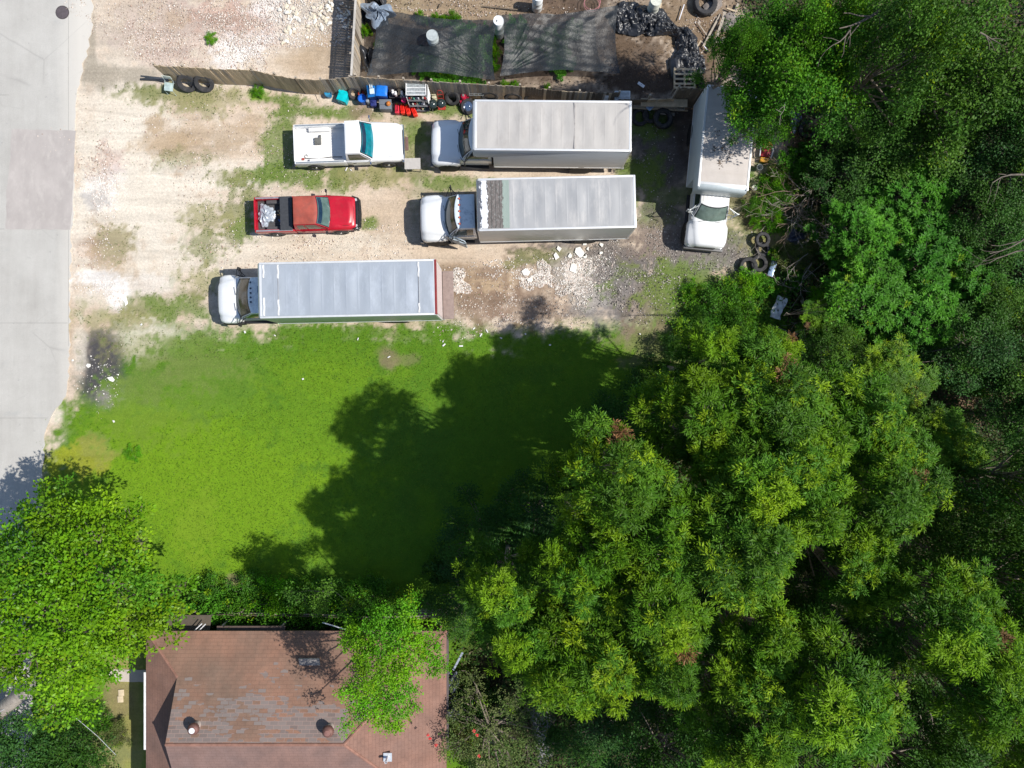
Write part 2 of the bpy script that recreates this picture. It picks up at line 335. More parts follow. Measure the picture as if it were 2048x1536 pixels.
# road: one poured sheet with an uneven edge
def edge_sheet(name, pts, z, mat, jx=0.0, thick=0.04):
    out = []
    for i in range(len(pts)):
        a_, b_ = pts[i], pts[(i+1) % len(pts)]; L = math.dist(a_, b_); k = max(1, int(L/10)) if jx and L < 900 else 1
        for j in range(k):
            t = j/k; out.append((a_[0]+(b_[0]-a_[0])*t+jit(jx), a_[1]+(b_[1]-a_[1])*t+jit(jx)))
    top = [P(x, y) + Vector((0, 0, z)) for x, y in out]; m_ = MB()
    m_.add(top, [list(range(len(top)))]); bot = [p-Vector((0, 0, thick)) for p in top]
    nn = len(top); m_.add(top+bot, [(i, (i+1) % nn, nn+(i+1) % nn, nn+i) for i in range(nn)])
    return m_.build(name, mat)
rm = bpy.data.materials.new('concrete_road'); n, l, b = nt(rm)
v = coords(n, l, 'Object'); vs_ = coords(n, l, 'Object', (1.2, .12, 1))
c = ramp(n, l, noise(n, l, .35, 6, .7, v), [(.3, (.355,.34,.315)), (.7, (.46,.445,.415))])
c = mixc(n, l, ramp(n, l, noise(n, l, 1.5, 6, .7, vs_), [(.35, 0), (.8, .35)]), c, (.56,.55,.52))
c = mixc(n, l, ramp(n, l, noise(n, l, .9, 3, .6, v, .5), [(.6, 0), (.75, .35)]), c, (.33,.335,.33))
c = mixc(n, l, 1.0, c, ramp(n, l, noise(n, l, 26, 5, .7, v), [(.3, .88), (.7, 1.1)]), 'MULTIPLY')
sx = n.new('ShaderNodeSeparateXYZ'); l.new(v, sx.inputs[0])
xm = n.new('ShaderNodeMapRange'); xm.inputs[1].default_value = -24.2; xm.inputs[2].default_value = -22.9; l.new(sx.outputs[0], xm.inputs[0])
c = mixc(n, l, ramp(n, l, xm.outputs[0], [(0, 0), (1, .75)]), c, (.60,.565,.51))
ve = n.new('ShaderNodeTexVoronoi'); ve.feature = 'DISTANCE_TO_EDGE'; ve.inputs['Scale'].default_value = .22
wp = n.new('ShaderNodeMix'); wp.data_type = 'VECTOR'; wp.inputs[0].default_value = .06; l.new(v, wp.inputs[4]); nz = n.new('ShaderNodeTexNoise'); nz.inputs['Scale'].default_value = 1.2; l.new(v, nz.inputs['Vector']); l.new(nz.outputs['Color'], wp.inputs[5]); l.new(wp.outputs[1], ve.inputs['Vector'])
ck = n.new('ShaderNodeMath'); ck.operation = 'MULTIPLY'; l.new(ramp(n, l, ve.outputs['Distance'], [(.0, 1), (.006, 0)]), ck.inputs[0]); l.new(ramp(n, l, noise(n, l, .25, 3, .6, v), [(.5, 0), (.6, .3)]), ck.inputs[1])
c = mixc(n, l, ck.outputs[0], c, (.2,.19,.18))
c = mixc(n, l, ramp(n, l, noise(n, l, 3.5, 2, .5, v), [(.70, 0), (.76, .45)]), c, (.26,.25,.25))
l.new(c, b.inputs['Base Color']); b.inputs['Roughness'].default_value = .9
bump(n, l, noise(n, l, 30, 5, .6, v), b, .2, .02)
rd = edge_sheet('road', [(-300,-9000),(190,-9000),(190,-500),(186,-120),(185,0),(183,60),(172,110),(163,140),(156,180),(150,240),(147,380),(143,480),(139,560),(140,640),(139,700),(137,770),(128,800),(96,845),(90,870),(84,940),(78,1010),(70,1100),(64,1300),(60,2100),(60,9000),(-300,9000)], .004, rm, 3.2)
tagset(rd, kind='structure')
pm = M('asphalt_patch', (.40,.365,.345), .95, var=.12, vs=1.2, dirt=(.6,.56,.52), dirt_amt=.4, bs=.3, stretch=(1,.5,1))
pt = edge_sheet('road_patch', [(23,258),(85,260),(152,261),(148,330),(145,400),(141,459),(80,459),(12,458),(13,380),(22,310)], .012, pm, 1.0, .012)
tagset(pt, kind='structure')
jm = M('road_joint', (.30,.295,.28), .95)
for k, q_ in enumerate([[(0,646),(139,648)],[(0,836),(100,834)],[(0,458),(12,459)],[(0,190),(22,190)]]):
    a_, b_ = P(*q_[0]), P(*q_[1]); m_ = MB(); m_.box(-45, b_.x-.1, -.012, .012, 0, .003, T=TR(0, a_.y, .007)); tagset(m_.build('road_joint', jm), kind='structure')
m_ = MB(); m_.box(-.008, .008, -6, 28, 0, .003, T=TR(P(137,0).x, 8, .007)); tagset(m_.build('road_joint', jm), kind='structure')
mh = thing('manhole_cover', 'round dark iron manhole cover set in the concrete road', 'manhole cover', P(125,25)+Vector((0,0,.006)))
MB().lathe([(.36,0),(.36,.012),(.33,.012)], 28).build('frame_ring', M('iron', (.13,.11,.11), .6, .6), mh)
m_ = MB(); m_.lathe([(.32,.0),(.32,.014),(.0,.014)], 28)
for i in range(-3, 4): m_.box(-.02, .02, -math.sqrt(.09-(i*.08)**2), math.sqrt(.09-(i*.08)**2), .0145, .02, T=TR(i*.08))
m_.build('lid', M('iron_lid', (.17,.14,.145), .55, .5), mh)
# ---------------------------------------------------------------- fences
WOODS = [M('weathered_wood', (.48,.375,.255), .85, var=.35, vs=3, dirt=(.12,.10,.08), bs=.4, stretch=(1,1,.15)),
         M('grey_wood', (.40,.345,.28), .9, var=.35, vs=3, dirt=(.10,.10,.09), bs=.4, stretch=(1,1,.15)),
         M('tan_wood', (.54,.43,.29), .85, var=.3, vs=3, bs=.4, stretch=(1,1,.15)),
         M('dark_wood', (.16,.125,.09), .9, var=.35, vs=3, bs=.4, stretch=(1,1,.15))]
def fence(name, label, pts, hts, woods, side=1, group=None, pick=.14, lean=0.0, post_mat=None):
    t = thing(name, label, 'fence', (pts[0].x, pts[0].y, 0), 0, group); o = Vector((pts[0].x, pts[0].y, 0))
    for i in range(len(pts)-1):
        a_, b_ = pts[i]-o, pts[i+1]-o; a_.z = b_.z = 0; d = b_-a_; L = d.length; ang = math.atan2(d.y, d.x); T = TR(a_.x, a_.y, 0, rz=ang)
        m_ = MB(); x = 0; base_mi = woods[i % len(woods)]
        while x < L-.02:
            w = min(pick*rnd.uniform(.9, 1.05), L-x); h = hts[i]+jit(.025); mi = base_mi if rnd.random() < .75 else rnd.randrange(4); tl = jit(.012)
            m_.box(x+.004, x+w-.004, -.01+jit(.004), .01, .02, h, mi, T@TR(0, 0, 0, rx=lean+tl)); x += w
        m_.build('panel', WOODS, t)
        for z in (.35, hts[i]*.5, hts[i]-.28): MB().box(0, L, .012*side, .055*side, z, z+.085, 0, T@TR(rx=lean)).build('rail', WOODS[1], t)
        k = max(1, round(L/2.4))
        for j in range(k+(i == len(pts)-2)):
            MB().box(-.045, .045, .056*side, .146*side, 0, hts[i]+.03, 0, T@TR(L*j/k)).build('post', WOODS[1], t)
    return t
F1 = [(341,162),(395,165),(450,169),(526,171),(570,180),(612,188),(659,190),(725,183),(770,187),(817,190),(870,193),(925,196),(980,199),(1039,202),(1095,208),(1153,213),(1229,215)]
fence('wooden_fence', 'long brown picket fence running from the folding chair to the northern box truck', [P(x, y) for x, y in F1], [1.83]*16, [2,2,2,0,0,0,1,0,0,1,1,1,1,3,3,3], 1)
fence('wooden_fence', 'low tumbledown brown fence panel between the two right hand box trucks', [P(1229,216), P(1290,216), P(1338,214)], [1.5, 1.45], [3, 0], 1, lean=R(6))
fence('wooden_fence', 'tall dark board fence meeting the corner of the upright parked truck', [P(1338,213), P(1390,214), P(1450,217)], [2.3, 2.3], [3], 1)
m_ = fence('wooden_fence', 'grey fence running away from the long fence beside the black shade netting', [P(733,-60), P(729,0), P(727,38), P(724,90), P(721,140), P(719,183)], [1.85]*5, [1,2,1,1,1], -1)
MB().tube([(0,0,0),(0,-6.4,0)], .01).build('cap_rail', WOODS[1], m_) if False else None
a_, b_ = P(733,-60), P(719,183)
o_ = MB(); d_ = b_-a_; o_.box(0, d_.length, -.055, .055, 1.88, 1.92, 0, TR(0, 0, 0, rz=math.atan2(d_.y, d_.x))); o_.build('cap_board', M('bleached_wood', (.46,.43,.39), .9, var=.25, vs=4, bs=.4), m_)
# iron bar on the ground continuing the fence line, fence rail at left
t = MB(); t.box(0, 1.5, -.05, .05, 0, .05, T=TR(*(P(281,159)+Vector((0,0,.0))), rz=R(-3))); tagset(t.build('steel_beam', M('dark_steel', (.05,.055,.06), .5, .4)), 'dark steel beam lying on the ground left of the folding chair', 'beam')
# garden fence behind the house
fence('garden_fence', 'low dark garden fence half buried in shrubs behind the house', [P(330,1206,0), P(500,1212,0), P(640,1214,0), P(760,1220,0), P(900,1216,0)], [1.5]*4, [3], 1)

# ---------------------------------------------------------------- vehicles
GLASS = M('tinted_glass', (.015,.03,.028), .06, 0, var=.2, bs=0, spec=.8)
def glass(nm, col, r=.08):
    return M(nm, col, r, 0, var=.35, vs=2.5, bs=0, spec=.7, coat=.4)
TYRE = M('rubber', (.035,.035,.038), .85, var=.3, vs=8, dirt=(.13,.12,.11), dirt_amt=.5, bs=.3)
STEEL = M('wheel_steel', (.55,.55,.55), .35, .8, var=.2); CHROME = M('chrome', (.75,.77,.8), .15, 1.0, var=.05, bs=0)
BLACKP = M('black_plastic', (.02,.02,.022), .45, var=.3); UNDER = M('chassis_black', (.015,.015,.015), .8, var=.3)
WPAINT = M('white_paint', (.80,.81,.82), .28, var=.03, vs=2, dirt=(.5,.47,.42), dirt_amt=.12, bs=0, coat=.5)
OWPAINT = M('old_white_paint', (.80,.79,.77), .38, var=.05, vs=3, dirt=(.45,.38,.3), dirt_amt=.25, bs=0, coat=.2)
RPAINT = M('red_paint', (.46,.008,.025), .34, var=.18, vs=2, dirt=(.30,.06,.05), dirt_amt=.45, bs=.02, coat=.25)
RFADE = M('faded_red_paint', (.36,.075,.05), .6, var=.3, vs=1.6, dirt=(.17,.07,.055), dirt_amt=.7, bs=.05)
AMBER = M('amber_lens', (.6,.13,.06), .3, bs=0); REDL = M('red_lens', (.45,.01,.01), .3, bs=0); HEADL = M('headlight_glass', (.7,.72,.75), .15, .3, bs=0)

def wheel(parent, x, y, r=.37, w=.24, rim=STEEL, hub=True):
    s = 1 if y > 0 else -1
    wo = bpy.data.objects.new('wheel', None); C.objects.link(wo); wo.parent = parent; wo.location = (x, y, r)
    T = TR(rx=R(90)) if s < 0 else TR(rx=R(-90))
    h = w/2
    MB().lathe([(r*.62,-h),(r*.93,-h),(r,-h*.6),(r,h*.6),(r*.93,h),(r*.66,h),(r*.62,h*.7),(r*.62,-h)], 28, T=T, cap=False).build('tyre', TYRE, wo)
    m_ = MB(); m_.lathe([(r*.62,-h*.9),(r*.62,h*.75),(r*.56,h*.8),(r*.5,h*.35),(r*.22,h*.55),(r*.2,h*.95),(0,h*.95)], 24, T=T)
    for k in range(5): a_ = k*2*math.pi/5; m_.lathe([(.03,0),(.03,.02)], 6, T=T@TR(math.cos(a_)*r*.35, math.sin(a_)*r*.35, h*.45))
    m_.build('rim', rim, wo)
    return wo
def ghouse(base, top, z0, z1, bow, bowt):
    """surface of a cab: base/top = (x_rear, x_front, half_width). returns f(side, s, v): side 0 front 1 left 2 rear 3 right"""
    def f(side, s, v):
        xr = base[0]+(top[0]-base[0])*v; xf = base[1]+(top[1]-base[1])*v; w = base[2]+(top[2]-base[2])*v
        z = z0+(z1-z0)*v; bw = bow+(bowt-bow)*v; bulge = .03*math.sin(math.pi*v)
        if side == 0: y = w*(1-2*s); return (xf-bw*(abs(1-2*s)**2.2)+bulge, y, z)
        if side == 1: return (xf-bw+(xr-xf+bw)*(1-s) if False else xr+(xf-bw-xr)*s, w+bulge, z)
        if side == 3: return (xr+(xf-bw-xr)*s, -w-bulge, z)
        return (xr-bulge*.3, w*(1-2*s), z)
    return f
def cab(parent, base, top, z0, z1, bow, bowt, paint, roofpaint, gw, gs, rear=True, wsr=(.05,.95,.06,.93), side=(.12,.9,.1,.86), split=None, rib=False, extra_rear=None):
    f = ghouse(base, top, z0, z1, bow, bowt); m_ = MB(); N = 10
    for sd_ in range(4): m_.grid(lambda u, v, q=sd_: f(q, u, v), N, 4)
    m_.build('cab_frame', paint, parent)
    # roof: crowned sheet
    xr, xf, w = top
    def roof(u, v):
        y = w*(1-2*v)+0.0; xx = xr+(xf-bowt*(abs(1-2*v)**2.2)-xr)*u
        e = min(u, 1-u, v, 1-v); z = z1+.045*(1-math.exp(-e*12))+ (0.012*math.sin(v*math.pi*14) if rib and .12 < u < .9 else 0)
        return (xx, y, z)
    m_ = MB(); m_.grid(roof, 14, 28 if rib else 14); m_.build('roof', roofpaint, parent)
    def patch(sd_, s0, s1, v0, v1, off, slant=0):
        m = MB(); c_ = Vector(((base[0]+base[1])/2, 0, (z0+z1)/2))
        def g_(u, v):
            vv = v0+(v1-v0)*v; ss = s0+(s1-s0)*u-(slant*vv*(u if slant else 0))
            p = Vector(f(sd_, ss, vv)); nrm = {0: Vector((.8,0,.6)), 1: Vector((0,1,.25)), 2: Vector((-1,0,.1)), 3: Vector((0,-1,.25))}[sd_].normalized()
            return tuple(p+nrm*off)
        m.grid(g_, 10, 4); return m
    patch(0, wsr[0]-.03, wsr[1]+.03, wsr[2]-.05, wsr[3]+.05, .004).build('windscreen_seal', BLACKP, parent)
    patch(0, *wsr, .009).build('windscreen', gw, parent)
    for sd_ in (1, 3):
        if split: 
            patch(sd_, side[0], split-.03, side[2], side[3], .006).build('rear_side_window', gs, parent)
            patch(sd_, split+.03, side[1], side[2], side[3], .006).build('side_window', gs, parent)
        else: patch(sd_, *side, .006).build('side_window', gs, parent)
    if rear: patch(2, .1, .9, .2, .85, .006).build('rear_window', gs, parent)
    return f
def prof_body(xs, W, TOP, paint, parent, name='body', z0=.42, crown=.03, tuck=.05):
    """closed lower body lofted along x. W, TOP: half width and top height at each x"""
    rings = []
    for x, w, t in zip(xs, W, TOP):
        half = [(0, t+crown), (w*.45, t+crown*.8), (w*.78, t+crown*.2), (w-.07, t-.035), (w-.015, t-.11), (w, t-.25), (w, (t+z0)/2), (w-.02, z0+.1), (w-tuck-.03, z0)]
        ring = [(x, y, z) for y, z in half]+[(x, -y, z) for y, z in half[::-1][:-1]]
        rings.append(ring)
    return MB().loft(rings).build(name, paint, parent)

def pickup(name, label, loc, rz, L, W, paint, roofpaint, hood, cabx, bedx, gw, gs, split, zb=.98, zh=1.0, zr=1.75, bedmat=None, wb=None, wr=.37):
    """origin at tail centre, x forward"""
    t = thing(name, label, 'pickup truck', loc, rz); w = W/2
    b0, b1 = bedx                     # bed from b0 to b1
    xs = [b1, b1+.05, cabx[1]-.3, cabx[1]+.0, cabx[1]+.35, L-.7, L-.3, L-.12, L-.06]
    Wd = [w-.03, w-.01, w, w, w-.01, w-.02, w-.05, w-.12, w-.2]
    TP = [zb+.08, zb+.08, zb+.08, zh+.1, zh+.06, zh, zh-.03, zh-.1, zh-.2]
    prof_body(xs, Wd, TP, paint, t)
    # hood panel, slightly proud, with centre crease
    hx0, hx1 = hood
    def hd(u, v):
        x = hx0+(hx1-hx0)*u; y = (w-.2)*(1-2*v)*(1-.06*u)
        xx = x-.10*(abs(1-2*v)**2)*(u)-.0
        z = zh+.115-.055*u-.10*max(0, u-.85)/.15+.01*math.cos(y*3)-(.05*max(0, abs(1-2*v)-.86)/.14)
        return (xx-.06*(abs(1-2*v)**2)*(1-u), y, z)
    MB().grid(hd, 12, 14, thick=.02).build('hood', paint, t)
    MB().grid(lambda u, v: (lambda p: (p[0]+(u-.5)*.03, p[1]*1.018, p[2]-.016))(hd(u, v)), 12, 14).build('hood_gap', UNDER, t)
    cab(t, (cabx[0]+.02, cabx[1], w-.07), (cabx[0]+.12, cabx[2], w-.2), zb+.05, zr, .16, .10, paint, roofpaint, gw, gs, True, split=split)
    MB().grid(lambda u, v: (lambda p: (p[0]+.007, p[1], p[2]+.006))(ghouse((cabx[0]+.02, cabx[1], w-.07), (cabx[0]+.12, cabx[2], w-.2), zb+.05, zr, .16, .10)(0, .06+.88*u, .66+.24*v)), 10, 3).build('sun_strip', M('navy_strip', (.01,.03,.06), .15), t)
    # bed
    m_ = MB(); fl = zb-.36
    m_.box(b0+.06, b1-.04, -w+.12, w-.12, fl-.05, fl)
    for i in range(13): y = -w+.2+i*(2*w-.4)/12; m_.box(b0+.08, b1-.06, y-.022, y+.022, fl+.0005, fl+.022)
    for s in (-1, 1): m_.rbox(b0+(b1-b0)*.28, b0+(b1-b0)*.68, min(s*(w-.32), s*(w-.13)), max(s*(w-.32), s*(w-.13)), fl+.001, fl+.25, .05)
    m_.build('bed_floor', bedmat or paint, t)
    for s in (-1, 1):
        m = MB(); y0, y1 = sorted((s*(w-.13), s*(w-.005))); m.rbox(b0+.03, b1-.015, y0, y1, .5, zb+.06, .025)
        m.box(b0+.1, b1-.1, y0+.02, y1-.03, zb+.06, zb+.075, 1); m.build('bed_side', [paint, M('rail_grey', (.23,.26,.29), .5)], t)
    MB().rbox(b1-.06, b1-.005, -w+.13, w-.13, fl, zb+.07, .01).build('bulkhead', paint, t)
    m = MB(); m.rbox(b0, b0+.07, -w+.14, w-.14, .5, zb+.05, .02); m.build('tailgate', paint, t)
    MB().rbox(b0-.13, b0+.02, -w+.06, w-.06, .42, .58, .03).build('rear_bumper', CHROME if paint is not RPAINT else BLACKP, t)
    MB().rbox(L-.14, L, -w+.04, w-.04, .42, .62, .04).build('front_bumper', CHROME if paint is not RPAINT else BLACKP, t)
    MB().box(L-.075, L-.04, -w*.6, w*.6, .64, .85).build('grille', BLACKP, t)
    for s in (-1, 1):
        y0, y1 = sorted((s*w*.64, s*w*.9)); MB().rbox(L-.12, L-.03, y0, y1, .64, .84, .02).build('headlight', HEADL, t)
        y0, y1 = sorted((s*(w-.13), s*(w-.02))); MB().rbox(b0-.012, b0+.05, y0, y1, .62, .92, .01).build('taillight', REDL, t)
        m = MB(); m.tube([(cabx[1]-.22, s*(w-.05), zb+.12),(cabx[1]-.20, s*(w+.14), zb+.2)], .018); m.rbox(cabx[1]-.26, cabx[1]-.18, s*(w+.17)-.08, s*(w+.17)+.08, zb+.1, zb+.3, .03); m.build('mirror', BLACKP if paint is RPAINT else CHROME, t)
        m = MB(); m.box(cabx[0]+.25, cabx[1]-.05, s*w-.003, s*w+.006, .52, zb-.02); m.build('door', paint, t)
        m = MB(); m.rbox(cabx[0]+.32, cabx[0]+.48, s*(w+.006)-.015, s*(w+.006)+.02, zb-.16, zb-.12, .008); m.build('door_handle', BLACKP, t)
        for x in (wb[0], wb[1]):
            MB().lathe([(wr+.07,0),(wr+.07,.012),(0,.012)], 24, T=TR(x, s*(w-.004), wr+.02, rx=R(-90*s))).build('wheel_arch', BLACKP, t)
            wheel(t, x, s*(w-.085), wr, .24)
    MB().box(b0+.2, L-.3, -w+.2, w-.2, .3, .46).build('chassis', UNDER, t)
    for s in (-1, 1): MB().tube([(hx0-.07, s*.35-.1, zh+.13),(hx0-.12, s*.35+.35, zh+.17)], .009, 5).build('wiper', BLACKP, t)
    return t

def roofpanel(parent, x0, x1, w, z, mat, amp=.013, waves=9, name='roof', seed=0):
    rs = random.Random(seed); ph = rs.random()*6
    def f(u, v):
        x = x0+(x1-x0)*u; y = w*(1-2*v); env = math.sin(math.pi*v)**.6*math.sin(math.pi*u)**.3
        wob = math.sin(v*3+u*5+ph)*.6+math.sin(v*7-u*3+ph)*.25
        return (x, y, z+.006+env*(.026+amp*math.sin(u*waves*2*math.pi+wob)+amp*.5*math.sin(u*waves*3.7+v*4+ph))+.007*math.exp(-(((u*waves*1.6+.25) % 1-.5)/.045)**2)*env)
    return MB().grid(f, 300, 20).build(name, mat, parent, fix=False)
def box_truck(name, label, loc, rz, bl, bw, bz, zb, cabL, cabW, hoodL, roofz, paint, boxm, roofm, trimm, attic=0.0, cab_dark=None, gw=GLASS, seed=0, axle=.72, ribroof=False, mirrors='black', rake=.6, round_front=.12):
    """origin at the rear centre of the box, x forward; cab ahead of the box"""
    t = thing(name, label, 'box truck', loc, rz); w = bw/2; F = bl
    # box body with rounded front edges
    r = round_front; prof = []
    zlow = zb if not attic else bz-1.05
    for i in range(7): a_ = R(90)*i/6; prof.append((F-r+r*math.sin(a_), bz-r+r*math.cos(a_)))
    m_ = MB()
    def shell(pts):   # extrude an x-z outline across y with rounded shoulders
        rings = []
        for y, ins in ((-w,.05),(-w+.015,.015),(-w+.05,0),(w-.05,0),(w-.015,.015),(w,.05)):
            rings.append([(x-(ins if x > F-.4 else 0), y, z-(ins if z > bz-.3 else 0)) for x, z in pts])
        m_.loft(rings, smooth=True)
    if attic: shell([(0,zb),(0,bz)]+prof+[(F,zlow+.12),(F-.12,zlow),(F-attic,zlow),(F-attic,zb)])
    else: shell([(0,zb),(0,bz)]+prof+[(F,zb)])
    m_.build('cargo_box', boxm, t, sharp=50)
    rp = roofpanel(t, .1, F-r-.02, w-.09, bz+.004, roofm, seed=seed)
    m_ = MB()
    for s in (-1, 1): m_.rbox(0, F-.1, min(s*(w-.085), s*(w+.012)), max(s*(w-.085), s*(w+.012)), bz-.09, bz+.022, .02)
    m_.build('roof_rail', trimm, t)
    MB().rbox(F-r-.1, F-r+.02, -w+.09, w-.09, bz-.02, bz+.02, .008).build('front_cap', trimm, t)
    MB().rbox(-.02, .1, -w-.005, w+.005, bz-.16, bz+.024, .015).build('rear_header', trimm, t)
    for s in (-1, 1): MB().box(-.018, .06, min(s*(w-.1), s*(w+.008)), max(s*(w-.1), s*(w+.008)), zb, bz-.16).build('rear_frame', trimm, t)
    m_ = MB(); m_.box(-.012, .0, -w+.1, w-.1, zb+.05, bz-.17)
    for k in range(1, 7): z = zb+.05+k*(bz-zb-.2)/7; m_.box(-.016, -.011, -w+.1, w-.1, z-.01, z+.01)
    m_.build('rollup_door', boxm, t)
    m_ = MB()
    for s in (-1, 1): m_.box(.03, F-(attic or .02)-.02, min(s*w, s*(w+.014)), max(s*w, s*(w+.014)), zb, zb+.11)
    m_.build('side_skirt_rail', trimm, t)
    m_ = MB(); m_.box(.1, F+cabL-.6, -.45, .45, zb-.32, zb-.02); m_.box(.4, .5, -w+.1, w-.1, zb-.2, zb); m_.box(2, 2.1, -w+.1, w-.1, zb-.2, zb); m_.box(F-1, F-.9, -w+.1, w-.1, zb-.2, zb); m_.build('chassis', UNDER, t)
    MB().rbox(-.12, .0, -w+.05, w-.05, zb-.36, zb-.26, .02).build('rear_bumper', M('bumper_grey', (.3,.3,.3), .6), t)
    fa = F+cabL-hoodL*.62
    for s in (-1, 1):
        wheel(t, bl*(1-axle), s*(w-.13), .46, .26, M('white_rim', (.6,.6,.6), .5)); wheel(t, bl*(1-axle), s*(w-.43), .46, .24)
        wheel(t, fa, s*(cabW/2-.14), .46, .26, M('white_rim', (.6,.6,.6), .5))
        MB().lathe([(.58,0),(.58,.01),(0,.01)], 24, T=TR(bl*(1-axle), s*(w-.001), .5, rx=R(-90*s))).build('wheel_arch', UNDER, t)
    # cab and hood
    cw = cabW/2; X0 = F+.12 if not attic else F-attic+.12; XN = F+cabL; XW = XN-hoodL
    zc = 1.5
    xs = [X0, X0+.05, XW-.35, XW]; prof_body(xs, [cw-.2, cw-.17, cw-.17, cw-.17], [zc-.02, zc-.02, zc-.02, zc], paint, t, 'cab_body', .6)
    # hood narrow centre + fenders
    def ring(x, wc, wf, zt, zf):
        half = [(0, zt), (wc*.5, zt-.008), (wc*.85, zt-.03), (wc, zt-.09), (wc+.06, zf+.03), (wf-.12, zf), (wf-.02, zf-.09), (wf, zf-.3), (wf-.02, .62), (wf-.12, .5)]
        return [(x, y, z) for y, z in half]+[(x, -y, z) for y, z in half[::-1][:-1]]
    rr = [(XW-.1, cw-.26, cw-.10, zc+.02, zc-.25), (XW+.15, cw-.28, cw-.01, zc+.0, zc-.2), (XW+hoodL*.4, cw-.33, cw, zc-.04, zc-.2), (XN-.35, cw-.40, cw-.01, zc-.09, zc-.26), (XN-.12, cw-.46, cw-.07, zc-.15, zc-.34), (XN-.03, cw-.52, cw-.18, zc-.26, zc-.48), (XN, cw-.6, cw-.3, zc-.40, zc-.6)]
    MB().loft([ring(*q) for q in rr]).build('hood', paint, t, sharp=60)
    zr_ = roofz
    cab(t, (X0, XW+.02, cw-.2), (X0+.04, XW-rake, cw-.36), zc-.06, zr_, .26, .16, paint, cab_dark or paint, gw, GLASS, False, rib=ribroof)
    MB().rbox(XN-.12, XN+.08, -cw+.03, cw-.03, .45, .72, .06).build('front_bumper', M('bumper_dark', (.10,.10,.105), .5), t)
    MB().box(XN-.02, XN+.012, -cw*.5, cw*.5, .74, zc-.45).build('grille', BLACKP, t)
    for s in (-1, 1):
        y0, y1 = sorted((s*cw*.55, s*cw*.82)); MB().rbox(XN-.16, XN-.005, y0, y1, .76, .96, .03).build('headlight', HEADL, t)
        MB().lathe([(.55,0),(.55,.01),(0,.01)], 24, T=TR(fa, s*(cw-.012), .5, rx=R(-90*s))).build('wheel_arch', UNDER, t)
        m = MB(); y = s*(cw-.17)
        m.tube([(XW-.45,y-s*.05,zc+.05),(XW-.35,y+s*.30,zc+.22),(XW-.38,y+s*.32,zc+.6),(XW-.6,y-s*.12,zc+.66)], .022); m.tube([(XW-.35,y+s*.30,zc+.42),(XW-.7,y-s*.05,zc+.4)], .02); m.tube([(XW-.35,y+s*.30,zc+.55),(XW-.15,y-s*.03,zc+.2)], .018)
        m.rbox(XW-.42, XW-.36, y+s*.33-.08, y+s*.33+.08, zc+.2, zc+.58, .02); m.build('mirror', BLACKP if mirrors == 'black' else M('pale_mirror', (.6,.62,.62), .4, .3), t)
        MB().rbox(X0+.15, XW-.1, min(s*(cw-.25), s*(cw-.02)), max(s*(cw-.25), s*(cw-.02)), .42, .5, .02).build('running_board', BLACKP, t)
        MB().box(X0+.15, XW-.12, s*(cw-.168)-.006, s*(cw-.168)+.006, .66, zc-.1).build('door', paint, t)
    for s in (-1, 1): MB().tube([(XW+.03, s*.4-.15, zc+.04),(XW-.07, s*.4+.25, zc+.09)], .01, 5).build('wiper', BLACKP, t)
    return t, dict(F=F, XW=XW, XN=XN, X0=X0, cw=cw, zc=zc, w=w, zr=zr_)
def tbody(nm, col, rough=.45, metal=.1, dirt=(.3,.28,.25), da=.25, st=(.4,3,3)):
    return M(nm, col, rough, metal, var=.07, vs=1.5, dirt=dirt, dirt_amt=da, bs=.03, stretch=st)
def place(pr, pf):   # rear centre, heading to front point
    d = pf-pr; return (pr.x, pr.y, 0), math.atan2(d.y, d.x)

# truck 1: northern white box truck facing the road
SIDE1 = tbody('box_side_white', (.62,.64,.65)); ALU = M('aluminium_trim', (.78,.79,.80), .35, .3, var=.08, vs=3)
ROOF1 = M('dusty_roof', (.44,.42,.40), .55, .0, var=.10, vs=1.3, dirt=(.30,.275,.26), dirt_amt=.6, bs=.05, stretch=(1,.35,1))
t1, q1 = box_truck('box_truck', 'white box truck parked along the wooden fence with a cut corner over its cab', (5.70,12.33,0), R(180-.5), 7.6, 2.40, 3.6, .95, 2.25, 2.32, 1.4, 2.35, WPAINT, SIDE1, ROOF1, ALU, attic=.98, seed=1)
MB().box(2.68, 2.74, -1.1, 1.1, 3.63, 3.662).build('roof_seam', M('seam_grey', (.35,.33,.32), .7), t1)
# truck 2: middle
ROOF2 = M('grey_roof', (.36,.365,.375), .5, .1, var=.13, vs=1.1, dirt=(.56,.54,.52), dirt_amt=.7, bs=.05, stretch=(1,.3,1))
SIDE2 = tbody('box_side_grey', (.50,.51,.50), .35, .35, (.62,.6,.55), .5)
CABR2 = M('chipped_cab_roof', (.72,.80,.86), .45, var=.05, vs=2, dirt=(.16,.24,.33), dirt_amt=1.0, bs=0)
n_, l_ = CABR2.node_tree.nodes, CABR2.node_tree.links
t2, q2 = box_truck('box_truck', 'middle box truck with peeling dark strip across its roof and the cab door hanging open', (5.9,8.74,0), R(180+1.35), 7.6, 2.5, 3.62, .95, 3.02, 2.4, 1.27, 2.45, WPAINT, SIDE2, ROOF2, ALU, seed=2, cab_dark=CABR2)
pm_ = bpy.data.materials.new('peeling_roof_coating'); n, l, b = nt(pm_)
v = coords(n, l, 'Object', (1,1,1)); sx = n.new('ShaderNodeSeparateXYZ'); l.new(v, sx.inputs[0])
f1 = noise(n, l, 7, 6, .75, coords(n, l, 'Object', (1.6,.7,1))); f2 = noise(n, l, 16, 5, .8, coords(n, l, 'Object', (1,.45,1)))
wv = n.new('ShaderNodeTexWave'); wv.bands_direction = 'X'; wv.inputs['Scale'].default_value = 1.55; wv.inputs['Distortion'].default_value = 1.2; wv.inputs['Detail'].default_value = 3; wv.inputs['Detail Scale'].default_value = 3; l.new(v, wv.inputs['Vector'])
